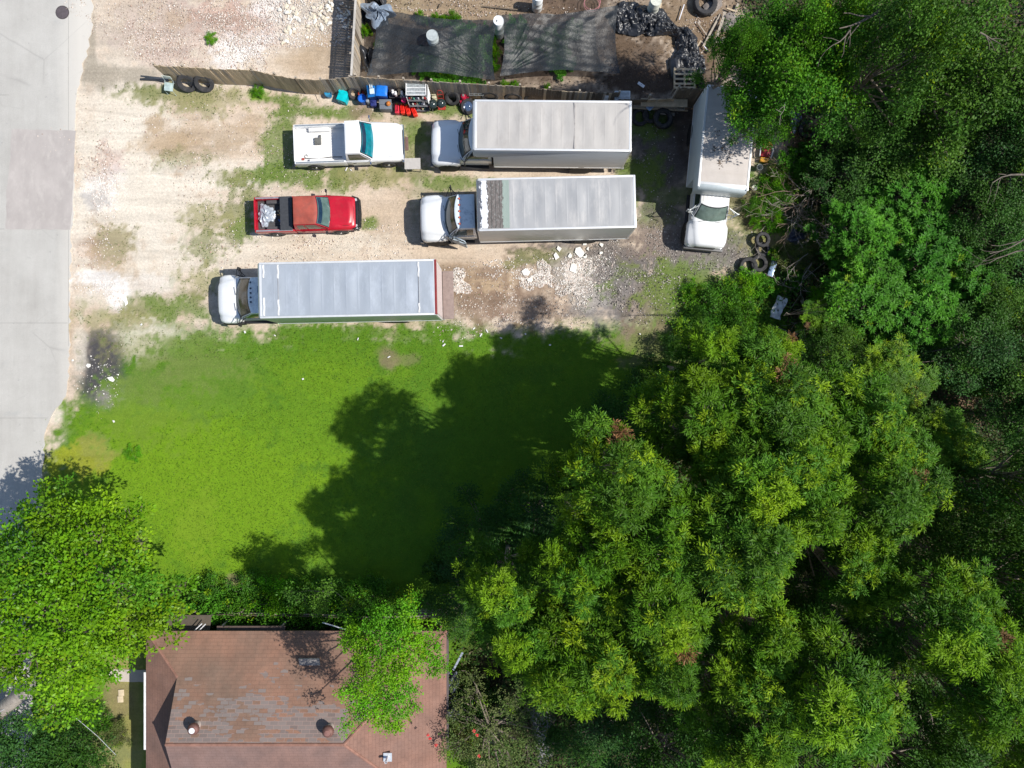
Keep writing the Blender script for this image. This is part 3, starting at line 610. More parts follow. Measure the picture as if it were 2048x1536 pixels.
c = ramp(n, l, f1, [(.35, (.085,.075,.07)), (.65, (.20,.175,.165))])
c = mixc(n, l, ramp(n, l, f2, [(.56, 0), (.62, .6)]), c, (.34,.38,.37))
c = mixc(n, l, ramp(n, l, wv.outputs['Color'], [(.03, .8), (.12, 0)]), c, (.05,.05,.05))
def band(lo, hi):
    mr = n.new('ShaderNodeMapRange'); mr.inputs[1].default_value = lo; mr.inputs[2].default_value = hi; l.new(sx.outputs[0], mr.inputs[0])
    ad = n.new('ShaderNodeMath'); ad.operation = 'MULTIPLY_ADD'; l.new(f1, ad.inputs[0]); ad.inputs[1].default_value = 1.5; l.new(mr.outputs[0], ad.inputs[2]); hf = n.new('ShaderNodeMath'); hf.operation = 'MULTIPLY'; hf.inputs[1].default_value = .5; l.new(ad.outputs[0], hf.inputs[0]); return hf.outputs[0]
c = mixc(n, l, ramp(n, l, band(6.55, 6.15), [(.60, 0), (.63, .8)]), c, (.30,.38,.34))
c = mixc(n, l, ramp(n, l, band(6.88, 7.28), [(.61, 0), (.63, 1)]), c, (.80,.82,.86))
c = mixc(n, l, ramp(n, l, band(7.1, 7.6), [(.625, 0), (.645, 1)]), c, (.075,.085,.11))
l.new(c, b.inputs['Base Color']); b.inputs['Roughness'].default_value = .75; bump(n, l, f2, b, .5, .02)
def pf(u, v): return (6.03+1.5*u, 1.14*(1-2*v), 3.672+.004*math.sin(u*40))
MB().grid(pf, 20, 10, thick=.006).build('peeling_roof_coating', pm_, t2)
for k in range(5):
    y = (-.62+.31*k)*1.0; MB().lathe([(.055,0),(.05,.04),(.02,.055),(0,.056)], 10, T=TR(q2['XW']-.85, y, q2['zr']+.045)).build('clearance_light', AMBER, t2)
# open door, swung out on the driver's side
dm = MB(); T = TR(q2['XW']-.18, q2['cw']-.16, 0, rz=R(180-24))
dm.box(0, 1.0, -.03, .03, .65, 1.5, T=T)
for p_, q_ in (((0,0,1.5),(.45,0,2.2)),((.45,0,2.2),(.95,0,2.2)),((.95,0,2.2),(1.0,0,1.5)),((.6,0,1.5),(.6,0,2.2))): dm.tube([p_, q_], .03, T=T)
dm.build('open_door', M('door_inner', (.36,.42,.47), .5), t2)
# truck 3: lower
ROOF3 = M('blue_grey_roof', (.41,.45,.50), .4, .25, var=.09, vs=1.4, dirt=(.58,.63,.70), dirt_amt=.6, bs=.05, stretch=(1,.35,1))
SIDE3 = tbody('box_side_green_grey', (.34,.40,.38), .3, .3, (.5,.55,.5), .3)
t3, q3 = box_truck('box_truck', 'long box truck with blue grey roof and red rear edge beside the lawn', (-3.62,4.59,0), R(180+1.2), 8.42, 2.62, 4.0, 1.0, 3.05, 2.5, 1.0, 2.4, WPAINT, SIDE3, ROOF3, ALU, seed=3, rake=1.0, cab_dark=M('blue_white_cab_roof', (.76,.82,.87), .35, bs=0))
SEAL = M('white_sealant', (.85,.85,.84), .6, var=.05)
for x, y0, y1 in ((8.1,-1.2,-.6),(8.1,.35,1.2),(7.42,-1.2,-.55),(7.42,.45,1.2),(.78,-1.2,-.5),(.78,.75,1.2)):
    m_ = MB(); m_.grid(lambda u, v, x=x, y0=y0, y1=y1: (x-.035+.07*u+.01*math.sin(v*9), y0+(y1-y0)*v, 4.05), 1, 8, thick=.012); m_.build('sealant_strip', SEAL, t3)
for x in (7.42, .78): MB().box(x-.006, x+.006, -1.2, 1.2, 4.02, 4.06).build('roof_seam', M('seam_grey', (.35,.33,.32), .7), t3)
MB().rbox(-.06, .04, -1.3, 1.3, 3.86, 4.035, .015).build('red_header', M('dark_red_trim', (.22,.02,.02), .5), t3)
MB().box(-.03, -.02, -1.2, 1.2, 1.1, 3.84).build('pale_rear_door', M('pink_white_door', (.66,.56,.55), .6, var=.1), t3)
MB().rbox(-.62, -.06, -1.22, 1.25, 1.02, 1.1, .02).build('tail_lift', M('lift_brown', (.26,.20,.18), .8, var=.2), t3)
for y in (-.85,-.45,-.15,.15,.45,.85)[:5]: MB().lathe([(.05,0),(.045,.03),(0,.04)], 10, T=TR(q3['XW']-1.15, y*.75, q3['zr']+.045)).build('clearance_light', M('dark_marker', (.04,.07,.12), .3), t3)
MB().grid(lambda u, v: (q3['X0']+.25+.2*u, -.42+.32*v+.03*math.sin(u*5), q3['zr']+.05), 6, 6, thick=.004).build('paint_chip', M('chip_blue', (.22,.33,.45), .6), t3)
# truck 4: upright one on the right
ROOF4 = M('beige_roof', (.50,.455,.42), .6, var=.1, vs=1.1, dirt=(.42,.36,.32), dirt_amt=.4, bs=.05, stretch=(.6,1,1))
SIDE4 = tbody('box_side_blue_white', (.50,.56,.58), .4, .1)
loc, ang = (10.62,14.3,0), R(-90-5.4)
t4, q4 = box_truck('box_truck', 'shorter box truck standing at right angles to the others under the tree', loc, ang, 5.0, 2.42, 3.35, .85, 2.3, 2.12, 1.2, 2.2, WPAINT, SIDE4, ROOF4, ALU, attic=.75, seed=4, ribroof=True, mirrors='pale', cab_dark=OWPAINT, gw=glass('greenish_windscreen', (.17,.23,.20)), round_front=.25)
mm = MB(); rr4 = random.Random(8)
for cx_, cy_ in ((2.6,.35),(2.95,-.15),(3.35,.2),(3.7,-.25),(2.3,-.45),(3.1,-.6)):
    for k in range(26): x_, y_ = cx_+rr4.gauss(0,.10), cy_+rr4.gauss(0,.08); mm.box(-.025,.025,-.012,.012,0,.008,T=TR(x_, y_, 3.385+rr4.random()*.012, rz=rr4.random()*6))
mm.build('dead_leaves', M('dead_leaf', (.14,.10,.07), .9), t4)
# white pickup
tw = pickup('pickup_truck', 'white pickup with open bed and teal windscreen parked beside the wooden fence', (-11.25,12.33,0), R(2.2), 5.64, 2.04, WPAINT, WPAINT, (4.12,5.5), (2.7,4.2,3.62), (0,2.68), glass('teal_windscreen', (.005,.19,.24)), glass('clear_side', (.05,.06,.05)), None, bedmat=OWPAINT, wb=(.95,4.75), zb=1.02, zh=1.05, zr=1.82)
m_ = MB(); m_.rbox(1.0,1.35,.05,.42,.69,.8,.04); m_.rbox(1.25,1.35,.36,.56,.69,.78,.02); tagset(m_.build('tool_bag', M('grey_canvas', (.13,.13,.12), .9)), 'dark grey tool bag lying in the white pickup bed', 'bag'); m_o = bpy.data.objects['tool_bag']; m_o.location = (-11.25,12.33,0); m_o.rotation_euler = (0,0,R(2.2))
m_ = MB(); m_.tube([(.5,-.62,.7),(1.2,-.66,.7),(1.9,-.6,.7),(2.4,-.62,.7)], .018); m_.tube([(.5,-.62,.7),(.44,-.5,.7),(.55,-.42,.7),(.62,-.52,.7)], .014); o = m_.build('pry_bar', BLACKP); o.location = (-11.25,12.33,.02); o.rotation_euler = (0,0,R(2.2)); tagset(o, 'long dark bar with a hooked end lying in the white pickup bed', 'tool')
m_ = MB(); m_.rbox(.3,.44,-.72,-.6,.69,.75,.015); o = m_.build('brick', M('brick_red', (.36,.07,.05), .8)); o.location = (-11.25,12.33,0.0); o.rotation_euler = (0,0,R(2.2)); tagset(o, 'small dark red block in the corner of the white pickup bed', 'block')
# licence plate sized brown board sticking out at its nose
MB().rbox(5.66,5.84,-.35,.35,.5,.56,.01).build('front_step', M('brown_board', (.17,.10,.085), .8), tw)
# red pickup
tr = pickup('pickup_truck', 'red pickup with faded roof and black toolbox across its bed parked between the box trucks', (-13.3,8.72,0), R(1.7), 5.3, 1.82, RPAINT, RFADE, (4.02,5.12), (2.1,4.0,3.42), (0,2.1), glass('green_grey_windscreen', (.09,.15,.14)), glass('brown_side_glass', (.07,.06,.04)), .42, bedmat=M('bed_liner', (.075,.07,.075), .8, var=.3), wb=(.95,4.3), zb=.98, zh=.98, zr=1.66, wr=.36)
m_ = MB(); m_.rbox(1.42,2.0,-.84,.84,.85,1.17,.02); m_.box(1.40,2.02,-.86,.0-.004,1.172,1.185); m_.box(1.40,2.02,.004,.86,1.172,1.185); m_.build('tool_box', M('toolbox_black', (.045,.048,.055), .55), tr)
m_ = MB()
for z in (.5,.72,.92): m_.tube([(5.05,-.85,z),(5.38,-.72,z),(5.42,0,z),(5.38,.72,z),(5.05,.85,z)], .03)
for y in (-.45,-.15,.15,.45): m_.tube([(5.4,y,.45),(5.42,y,.95)], .025)
m_.rbox(5.2,5.36,-.6,.6,.5,.9,.03)
m_.build('bull_bar', BLACKP, tr)
rs_ = np.random.RandomState(4)
def blob(name, mat, parent, cx, cy, cz, rx, ry, rz, seed, amp=.35, ns=20):
    m = MB(); rr = random.Random(seed); ph = [rr.random()*6 for _ in range(8)]
    def f(u, v):
        a_ = u*2*math.pi; e = (v-.0)*math.pi/2; k = 1+amp*(.4*math.sin(3*a_+ph[0])+.3*math.sin(5*a_+ph[1]+v*6)+.3*math.sin(9*a_+ph[2]-v*9))*math.cos(e)
        kz = 1+amp*(math.sin(7*a_+ph[3]+v*8)*.5+math.sin(4*a_+v*13)*.5)
        return (cx+rx*k*math.cos(a_)*math.cos(e), cy+ry*k*math.sin(a_)*math.cos(e), cz+rz*kz*math.sin(e))
    m.grid(f, ns*2, ns); return m.build(name, mat, parent)
PLASTIC = M('clear_plastic_film', (.36,.40,.46), .25, var=.35, vs=9, bs=.6, bscale=14)
o = blob('plastic_film', PLASTIC, None, .52, .05, .66, .42, .55, .22, 3); o.location = (-13.3,8.72,0); tagset(o, 'crumpled clear plastic film in the red pickup bed', 'plastic film')
jc = [(.5,.6,.7),(.05,.12,.35),(.6,.55,.4),(.5,.3,.1),(.7,.7,.72),(.08,.08,.1),(.4,.42,.2)]
for k in range(12):
    m_ = MB(); x, y = rnd.uniform(.95,1.36), rnd.uniform(-.6,.35); a_ = jit(1.5)
    if k % 3: m_.rbox(-.09,.09,-.04,.04,0,.08,.015)
    else: m_.lathe([(.035,0),(.035,.18),(.015,.22),(.015,.24)], 10, T=TR(ry=R(90)))
    o = m_.build('scrap_piece', M('scrap_colour_%d' % (k % 7), jc[k % 7], .5)); o.location = (-13.3+x, 8.72+y+.03, .665); o.rotation_euler = (0,0,a_)
    tagset(o, 'loose tool or bottle among the scraps beside the toolbox in the red pickup bed', 'scrap', 'scraps in the red pickup bed')
# ---------------------------------------------------------------- things along the fence
def at(o, px, py, h=0.0, rz=0.0, z=None):
    p = P(px, py, h); o.location = (p.x, p.y, h if z is None else z); o.rotation_euler = (o.rotation_euler[0], o.rotation_euler[1], rz); return o
TY = {}
def make_tyre(r, w):
    m_ = MB(); h = w/2; prof = [(r*.60,-h*.85),(r*.72,-h),(r*.92,-h),(r,-h*.7),(r,h*.7),(r*.92,h),(r*.72,h),(r*.60,h*.85),(r*.66,h*.6),(r*.8,0),(r*.66,-h*.6),(r*.60,-h*.85)]
    m_.lathe(prof, 30, cap=False)
    for k in range(30):
        a_ = k*2*math.pi/30; m_.box(-.02,.012,-.018,.018,-h*.6,h*.6, T=TR(r*math.cos(a_), r*math.sin(a_), 0, rz=a_))
    return m_
def tyre(px, py, r, w, label, z=None, rot=(0,0,0), group='old tyres lying about the lot', h=0.0):
    k = (r, w)
    if k not in TY:
        o = make_tyre(r, w).build('tyre', TYRE); TY[k] = o
    else: o = TY[k].copy(); C.objects.link(o)
    p = P(px, py, h); o.location = (p.x, p.y, (w/2 if z is None else z)); o.rotation_euler = rot
    return tagset(o, label, 'tyre', group)
LEANR = (R(-38), 0, 0)
tyre(381,172,.49,.28,'left one of the two big tyres leaning on the fence beside the folding chair', .42, (R(52),0,R(14)))
tyre(415,172,.49,.28,'right one of the two big tyres leaning on the fence near the folding chair', .42, (R(52),0,R(14)))
tyre(712,190,.36,.2,'tyre tilted against the fence between the turquoise bin and blue barrel', .3, (R(40),R(30),0))
tyre(906,200,.40,.24,'tyre leaning on the fence right of the red hand truck', .36, (R(48),R(-14),0))
tyre(980,198,.46,.26,'big tyre standing upright at the fence behind the truck, nearest the mower', .46, (R(80),0,0))
for k, (x, l_) in enumerate([(1026,'second'),(1065,'third'),(1103,'fourth'),(1143,'fifth'),(1190,'sixth')]):
    tyre(x,200+k*1.2,.46,.26,'%s tyre from the left in the row standing at the fence behind the northern truck' % l_, .46, (R(82),0,jit(.1)))
tyre(1279,236,.46,.26,'tyre lying at the rear corner of the northern box truck', .15, (R(14),0,0))
tyre(1322,243,.50,.28,'large tyre lying on another one in the shaded gap between trucks', .44, (R(8),R(4),0))
tyre(1325,240,.52,.28,'large tyre at the bottom of the pile in the shaded gap between trucks', .15)
tyre(1300,232,.45,.26,'tyre half hidden under the pale blue container in the shaded gap', .28, (R(20),0,0))
tyre(1520,482,.39,.24,'upper tyre of the leaning pair near the nose of the upright truck', .34, (R(6),0,0))
tyre(1523,500,.38,.24,'lower tyre of the leaning pair near the nose of the upright truck', .14)
tyre(1494,534,.48,.28,'largest tyre lying flat at the edge of the weeds below the others', .16, (R(3),0,0))
tyre(1516,528,.44,.24,'tyre half covered by weeds right of the largest flat tyre', .13)
tyre(1612,262,.46,.26,'old tyre lying in dark brush right of the bright green tree', .16)
tyre(1408,12,.62,.4,'huge dark tyre lying at the top beside the scrap wood', .22, (R(4),0,0))
# silver wheel next to the truck nose
wo = thing('spare_wheel', 'silver alloy wheel with tyre leaning by the corner of the northern truck', 'wheel', P(937,216)+Vector((0,0,.2)))
wo.rotation_euler = (R(20), R(-10), 0); w_ = wheel(wo, 0, .001, .40, .22, CHROME); w_.location = (0,0,0); w_.rotation_euler = (R(90),0,0)
for ch in list(w_.children): ch.parent = wo; ch.rotation_euler = (R(90),0,0)
bpy.data.objects.remove(w_)
# folding chair
ch = thing('folding_chair', 'pale green metal chair standing beside the two big tyres', 'chair', P(346,180), R(-8))
CM = M('pale_green_metal', (.50,.62,.60), .45, .2)
MB().rbox(-.22,.22,-.24,.2,.42,.45,.02).build('seat', CM, ch)
m_ = MB(); m_.rbox(-.21,.21,-.02,.01,.62,.86,.01, T=TR(0,.26,0,rx=R(-8))); m_.build('backrest', M('pale_grey_metal', (.55,.6,.55), .5), ch)
for x in (-.22,.22):
    MB().tube([(x,-.28,0),(x,-.2,.43),(x,.26,.5),(x,.34,.9)], .014).build('leg', CM, ch); MB().tube([(x,.36,0),(x,.2,.42)], .014).build('leg', CM, ch)
# buckets and bins
def bucket(name, label, px, py, r, h, col, z=0, tilt=(0,0,0), inner=None, handle=True):
    t = thing(name, label, name.split('_')[-1], P(px, py)+Vector((0,0,z))); t.rotation_euler = tilt
    MB().lathe([(r*.82,0),(r,h),(r*1.06,h),(r*1.06,h-.03),(r*.96,h-.01),(r*.78,.02),(0,.02)], 22).build('shell', M('bucket_%s' % name+str(col[0]), col, .4, bs=0), t)
    if inner: MB().lathe([(r*.93,h*.8),(0,h*.8)], 22, cap=False).build('contents', M('contents'+str(inner), inner, .6), t)
    if handle: MB().tube([(-r,0,h-.03),(-r*.8,-r*.5,h+.02),(0,-r*.8,h+.04),(r*.8,-r*.5,h+.02),(r,0,h-.03)], .006, 5).build('handle', STEEL, t)
    return t
bucket('blue_bucket', 'small blue bucket with a stick beside it at the left end of the clutter', 659,192,.17,.36,(.01,.20,.42), inner=(.02,.25,.45))
MB().tube([(-.25,-.3,.02),(.05,.35,.75)], .014).build('stick', WOODS[1]); o = bpy.data.objects['stick']; at(o, 647, 193); tagset(o, 'thin stick leaning on the fence beside the small blue bucket', 'stick')
tb = thing('storage_bin', 'turquoise plastic bin tipped on its side by the fence', 'bin', P(689,198), R(-20))
TQ = M('turquoise_plastic', (.0,.42,.50), .35, bs=0)
MB().rbox(-.27,.27,-.3,.3,.0,.42,.05,tx=.03,ty=.03).build('body', TQ, tb); MB().rbox(-.25,.25,-.28,.28,.415,.45,.02).build('lid', M('turquoise_lid', (.0,.50,.56), .3, bs=0), tb)
o = MB().grid(lambda u, v: (-.28+.1*u, .1+.34*v, .44+.14*math.sin(u*3)), 4, 4, thick=.01).build('torn_flap', TQ, tb)
bucket('blue_barrel', 'round blue barrel with a pale rim beside the tilted tyre', 728,204,.21,.5,(.01,.10,.42), inner=(.005,.14,.62), handle=False)
bucket('red_pot', 'small red pot behind the round blue barrel', 725,192,.16,.3,(.42,.03,.02), inner=(.4,.06,.03))
m_ = MB(); m_.rbox(-.07,.07,-.2,.2,0,.45,.03); o = at(m_.build('grey_jerrycan', M('grey_plastic', (.30,.33,.38), .5)), 738, 203); tagset(o, 'narrow grey can squeezed right of the round blue barrel', 'can')
m_ = MB(); m_.rbox(-.16,.16,-.2,.2,0,.34,.04); m_.rbox(-.05,.05,-.05,.05,.33,.4,.015); o = at(m_.build('navy_crate', M('navy_plastic', (.02,.03,.16), .5)), 749, 209, rz=.1); tagset(o, 'dark navy plastic can in front of the blue wheeled bin', 'can')
def wheelie(label, px, py, col, lid, rz=0, h=.95, w=.28, d=.32, flat=False):
    t = thing('wheeled_bin', label, 'bin', P(px, py), rz)
    m_ = MB(); m_.rbox(-w*.85,w*.85,-d*.85,d*.85,.05,h,.05,tx=-w*.13,ty=-d*.13); m_.build('body', M('bin_body'+str(col[2]), col, .45, bs=0), t)
    m_ = MB(); m_.grid(lambda u, v: (w*1.04*(1-2*u), d*1.08*(1-2*v), h+.01+.06*(1-(2*u-1)**4)*(1-(2*v-1)**4)), 12, 12, thick=.02); m_.build('lid', M('bin_lid'+str(lid[2]), lid, .35, bs=0), t)
    for s in (-1, 1): MB().lathe([(.11,-.03),(.11,.03)], 14, T=TR(s*w*.9,d*.8,.11,ry=R(90))).build('wheel', TYRE, t)
    MB().tube([(-w*.7,d*1.05,h),(-w*.7,d*1.25,h+.02),(w*.7,d*1.25,h+.02),(w*.7,d*1.05,h)], .02).build('handle', M('bin_body'+str(col[2]), col, .45), t)
    return t
wheelie('blue wheeled bin with a big domed blue lid, right one of the pair', 770,194,(.01,.07,.38),(.01,.17,.66),R(-4))
wheelie('darker blue wheeled bin partly hidden left of the big blue lid', 750,194,(.01,.08,.30),(.01,.14,.42),R(8),.85,.24)
m_ = MB(); m_.tube([(-.1,.2,.98),(-.1,-.1,1.0)], .03); m_.tube([(.0,.22,.98),(.0,-.1,1.0)], .03); m_.rbox(-.14,.1,-.4,-.12,.93,1.0,.02); o = at(m_.build('pale_tool', M('pale_blue_metal', (.6,.72,.8), .4)), 751, 188, 0, .1); tagset(o, 'pale blue metal tool lying on the darker blue bin', 'tool')
m_ = MB(); m_.rbox(-.31,.31,-.25,.24,0,.5,.03); m_.rbox(-.32,.32,-.02,.25,.5,.53,.012); o = at(m_.build('grey_cabinet', M('slate_plastic', (.15,.17,.20), .55, var=.1)), 774, 216); tagset(o, 'low slate grey chest in front of the blue wheeled bins', 'chest')
m_ = MB(); m_.lathe([(.1,0),(.13,.06),(.1,.12),(.04,.16),(0,.17)], 16); o = at(m_.build('ball_cap', M('orange_cloth', (.55,.18,.03), .6, var=.8, vs=14)), 777, 208, 0.53); tagset(o, 'orange and yellow ball shaped item on the slate grey chest', 'ball')
JG = M('white_jug', (.78,.78,.8), .4, bs=0)
jl = ['leftmost','middle','rightmost']
for k, (x, y) in enumerate([(787,187),(792.5,190),(805,189)]):
    t = thing('plastic_jug', '%s of the three white jugs standing behind the dark cart' % jl[k], 'jug', P(x, y, .8), .1, 'white plastic jugs')
    MB().rbox(-.06,.06,-.1,.1,0,.28,.04).build('body', JG, t); MB().lathe([(.03,.28),(.025,.33),(0,.33)], 10).build('cap', JG, t)
m_ = MB(); m_.box(-.06,-.0,-.16,.16,0,.06); m_.box(.02,.08,-.12,.14,.02,.08); m_.box(-.08,.1,.04,.1,.08,.12); o = at(m_.build('lumber_offcuts', WOODS[2]), 799, 184, .8); tagset(o, 'tan wood offcuts standing between the white jugs', 'wood offcuts')
BT = M('grey_bottle', (.28,.33,.36), .35, bs=0)
bl_ = ['leftmost','second','third','rightmost']
for k, x in enumerate((803.5,808,812,816)):
    t = thing('spray_bottle', '%s of the four grey bottles lined up left of the white rack' % bl_[k], 'bottle', P(x, 194, .7), 0, 'grey bottles beside the rack')
    MB().rbox(-.045,.045,-.09,.09,0,.24,.03).build('body', BT, t); MB().lathe([(.025,.24),(.02,.3),(0,.3)], 10).build('cap', BLACKP, t)
# cluttered cart carrying jugs and bottles
ct = thing('work_cart', 'dark cluttered work cart standing between the bins and the white rack', 'cart', P(800,196), 0)
MB().rbox(-.45,.45,-.28,.3,.66,.70,.01).build('top', M('dark_shelf', (.04,.035,.04), .7, var=.6, vs=12), ct)
for x in (-.42,.42):
    for y in (-.25,.27): MB().tube([(x,y,0),(x,y,.66)], .015).build('leg', BLACKP, ct)
MB().rbox(-.45,.45,-.28,.3,.2,.23,.01).build('lower_shelf', BLACKP, ct)
m_ = MB(); m_.lathe([(.12,0),(.14,.1),(.13,.12),(.05,.06),(0,.05)], 18); o = at(m_.build('hose_coil', M('magenta_plastic', (.36,.01,.09), .4)), 808, 202, .70); tagset(o, 'coiled magenta hose on the front of the dark work cart', 'hose coil')
# white rack: tall sheet of wire shelves leaning back + shelves of bits
rk = thing('wire_rack', 'white framed wire rack full of small parts standing by the fence', 'rack', P(842,204), 0)
WM = M('white_enamel', (.80,.80,.80), .35, bs=0)
m_ = MB(); T = TR(-.06,.06,1.5)
for y in (-.32,.32): m_.box(-.5,.5,y-.02,y+.02,0,.035,T=T)
for x in (-.5,.5): m_.box(x-.02,x+.02,-.34,.34,0,.035,T=T)
for k in (-.13,.05): m_.box(-.5,.5,k-.018,k+.018,0,.03,T=T)
for k in range(11): m_.box(-.5,.5,-.3+k*.06-.004,-.3+k*.06+.004,.005,.015,T=T)
m_.build('top_tray', WM, rk)
MB().box(-.5,.5,-.3,.3,0,.012,T=TR(-.06,.06,1.46)).build('tray_base', M('rack_liner', (.28,.32,.34), .5, var=.7, vs=9), rk)
for z, y in ((1.05,-.1),(.6,-.2),(.2,-.28)):
    MB().box(-.5,.5,-.3,.22,z,z+.02,T=TR(-.02,y,0)).build('shelf', M('shelf_grey', (.12,.12,.13), .6, var=.5, vs=8), rk)
for x in (-.54,.5):
    for y in (-.42,.34): MB().tube([(x,y,0),(x,y*.85,1.5)], .02).build('post', WM, rk)
m_ = MB()
for k in range(6): m_.tube([(.52,-.42,.2+k*.22),(.52,.34,.28+k*.22)], .016)
m_.build('side_ladder', WM, rk)
cc = [(.55,.55,.5),(.30,.02,.02),(.45,.40,.25),(.1,.3,.25),(.06,.07,.12),(.5,.5,.55),(.02,.02,.02)]
cn = ['cream','red','tan','teal','navy','silver','black']
for k in range(24):
    m_ = MB(); z, yb = [(1.07,-.1),(.62,-.2),(.22,-.28)][k % 3]
    if k % 2: m_.rbox(-.05,.05,-.06,.06,0,.12,.015)
    else: m_.lathe([(.05,0),(.05,.12),(.02,.16),(0,.16)], 10)
    ci = (k*5+1) % 7; o = m_.build('rack_item', M('item_colour_%d' % ci, cc[ci], .5)); p = P(842,204)+Vector((-.45+(k//3)*.115, yb-.16+jit(.06), z)); o.location = p
    o.rotation_euler = (0,0,jit(1)); tagset(o, '%s small container or part on the %s shelf of the white rack' % (cn[ci], ['upper','middle','bottom'][k % 3]), 'part', 'small parts on the white rack')
# red fuel cans in a row
rl = ['leftmost, pinkish','second','third','rightmost, most crooked']
for k, (x, y, a_) in enumerate([(796,221,0),(806.5,221.5,.12),(817,223,.25),(829,226,.4)]):
    col = (.62,.03,.06) if k == 0 else (.80,.025,.012)
    t = thing('fuel_can', '%s red plastic can in the row of four on the grass' % rl[k], 'fuel can', P(x, y), a_, 'row of red plastic cans')
    mt = M('can_red%d' % (k == 0), col, .4, bs=0)
    MB().rbox(-.12,.12,-.26,.24,0,.34,.05).build('body', mt, t)
    m_ = MB(); m_.tube([(0,-.2,.33),(0,-.12,.42),(0,.1,.42),(0,.18,.33)], .022); m_.tube([(-.07,-.2,.33),(-.07,-.12,.40),(-.07,.1,.40),(-.07,.18,.33)], .018); m_.tube([(.07,-.2,.33),(.07,-.12,.40),(.07,.1,.40),(.07,.18,.33)], .018); m_.build('handle', mt, t)
    MB().lathe([(.035,0),(.035,.05),(0,.05)], 10, T=TR(0,.2,.34)).build('spout_cap', M('yellow_cap', (.6,.35,.02), .4), t)
# kettle grills / black domes
for k, (x, y, l_) in enumerate([(868,218,'left'),(884.5,216,'right')]):
    t = thing('kettle_grill', '%s one of two shiny black domed kettle grills on the grass' % l_, 'grill', P(x, y), .3, 'black kettle grills')
    MB().lathe([(.06,.42),(.19,.48),(.235,.6),(.24,.62)], 22, cap=False).build('bowl', M('enamel_black', (.02,.03,.03), .15, bs=0), t)
    MB().lathe([(.245,.62),(.225,.7),(.16,.78),(.07,.82),(0,.83)], 22, cap=False).build('lid', M('enamel_lid', (.03,.045,.045), .12, bs=0), t)
    MB().tube([(-.05,0,.83),(-.05,0,.87),(.05,0,.87),(.05,0,.83)], .01).build('lid_handle', STEEL, t)
    for a_ in (0, 2.1, 4.2): MB().tube([(.12*math.cos(a_),.12*math.sin(a_),.46),(.26*math.cos(a_),.26*math.sin(a_),0)], .012).build('leg', STEEL, t)
# cream stacked cans
for k, (y, l_) in enumerate([(192,'topmost'),(198,'second'),(203,'third'),(208,'lowest')]):
    o = at(MB().rbox(-.12,.12,-.07,.07,0,.3-.04*k,.03).build('cream_can', M('cream_plastic', (.58,.55,.40), .5)), 869+jit(1), y, 0, jit(.2)); tagset(o, '%s of the four cream cans right of the white rack' % l_, 'can', 'cream cans')
# hand truck
ht = thing('hand_truck', 'red metal hand truck leaning on the fence beside the cream cans', 'hand truck', P(884,209), 0)
RM = M('red_metal', (.50,.05,.04), .4, .2); m_ = MB()
for x in (-.15,.15): m_.tube([(x,-.1,.02),(x,.18,1.1)], .018)
m_.tube([(-.15,.18,1.1),(-.08,.22,1.25),(.08,.22,1.25),(.15,.18,1.1)], .018)
for z in (.35,.65,.95): m_.tube([(-.15,-.1+.28*z/1.1,z),(.15,-.1+.28*z/1.1,z)], .014)
m_.build('frame', RM, ht); MB().box(-.2,.2,-.3,-.08,.01,.025).build('toe_plate', RM, ht)
for s in (-1,1): MB().lathe([(.11,-.03),(.11,.03)], 14, T=TR(s*.2,-.02,.12,ry=R(90))).build('wheel', TYRE, ht)
MB().rbox(-.12,.12,-.06,.06,.4,.46,.02).build('pad', M('dark_red_pad', (.25,.01,.02), .5), ht)
# red mower and engine rack
mw = thing('lawn_mower', 'red lawn mower standing between the tyre and the truck', 'mower', P(928,199), .3)
MB().rbox(-.26,.26,-.3,.3,.12,.26,.06).build('deck', M('mower_red', (.42,.01,.04), .3, bs=0, coat=.5), mw)
MB().lathe([(.17,.26),(.17,.42),(.12,.5),(0,.52)], 18).build('engine', M('engine_red', (.50,.02,.06), .3, bs=0), mw); MB().lathe([(.07,.52),(.06,.56),(0,.56)], 12).build('starter_cap', STEEL, mw)
for x in (-.3,.3):
    for y in (-.24,.24): MB().lathe([(.1,-.03),(.1,.03)], 14, T=TR(x,y,.1,ry=R(90))).build('wheel', TYRE, mw)
MB().tube([(-.2,.25,.2),(-.2,.7,.9),(.2,.7,.9),(.2,.25,.2)], .014).build('handlebar', BLACKP, mw)
gr_ = thing('metal_rack', 'grey slatted metal rack against the fence above the truck nose', 'rack', P(954,196), 0)
m_ = MB()
for k in range(5): m_.box(-.36,.36,-.16+k*.08-.012,-.16+k*.08+.012,.7,.73)
for x in (-.36,-.12,.12,.36): m_.box(x-.015,x+.015,-.18,.18,.73,.75)
m_.build('grille', M('grey_steel', (.3,.33,.35), .4, .5), gr_)
for x in (-.34,.34):
    for y in (-.15,.15): MB().tube([(x,y,0),(x,y,.7)], .014).build('leg', STEEL, gr_)
# air conditioner box behind northern truck
ac = thing('metal_box', 'pale metal box standing against the fence behind the northern truck roof', 'metal box', P(1237,214), 0)
MB().rbox(-.4,.4,-.3,.3,0,1.35,.03).build('body', M('pale_metal', (.5,.55,.58), .4, .3), ac)
m_ = MB(); [m_.box(-.36,.36,-.26+k*.07-.006,-.26+k*.07+.006,1.35,1.36) for k in range(8)]; m_.build('vent', BLACKP, ac)
tagset(at(MB().rbox(-.1,.1,-.12,.12,0,1.5,.02).build('white_canister', JG), 1206, 213), 'small white canister left of the pale metal box at the fence', 'canister')
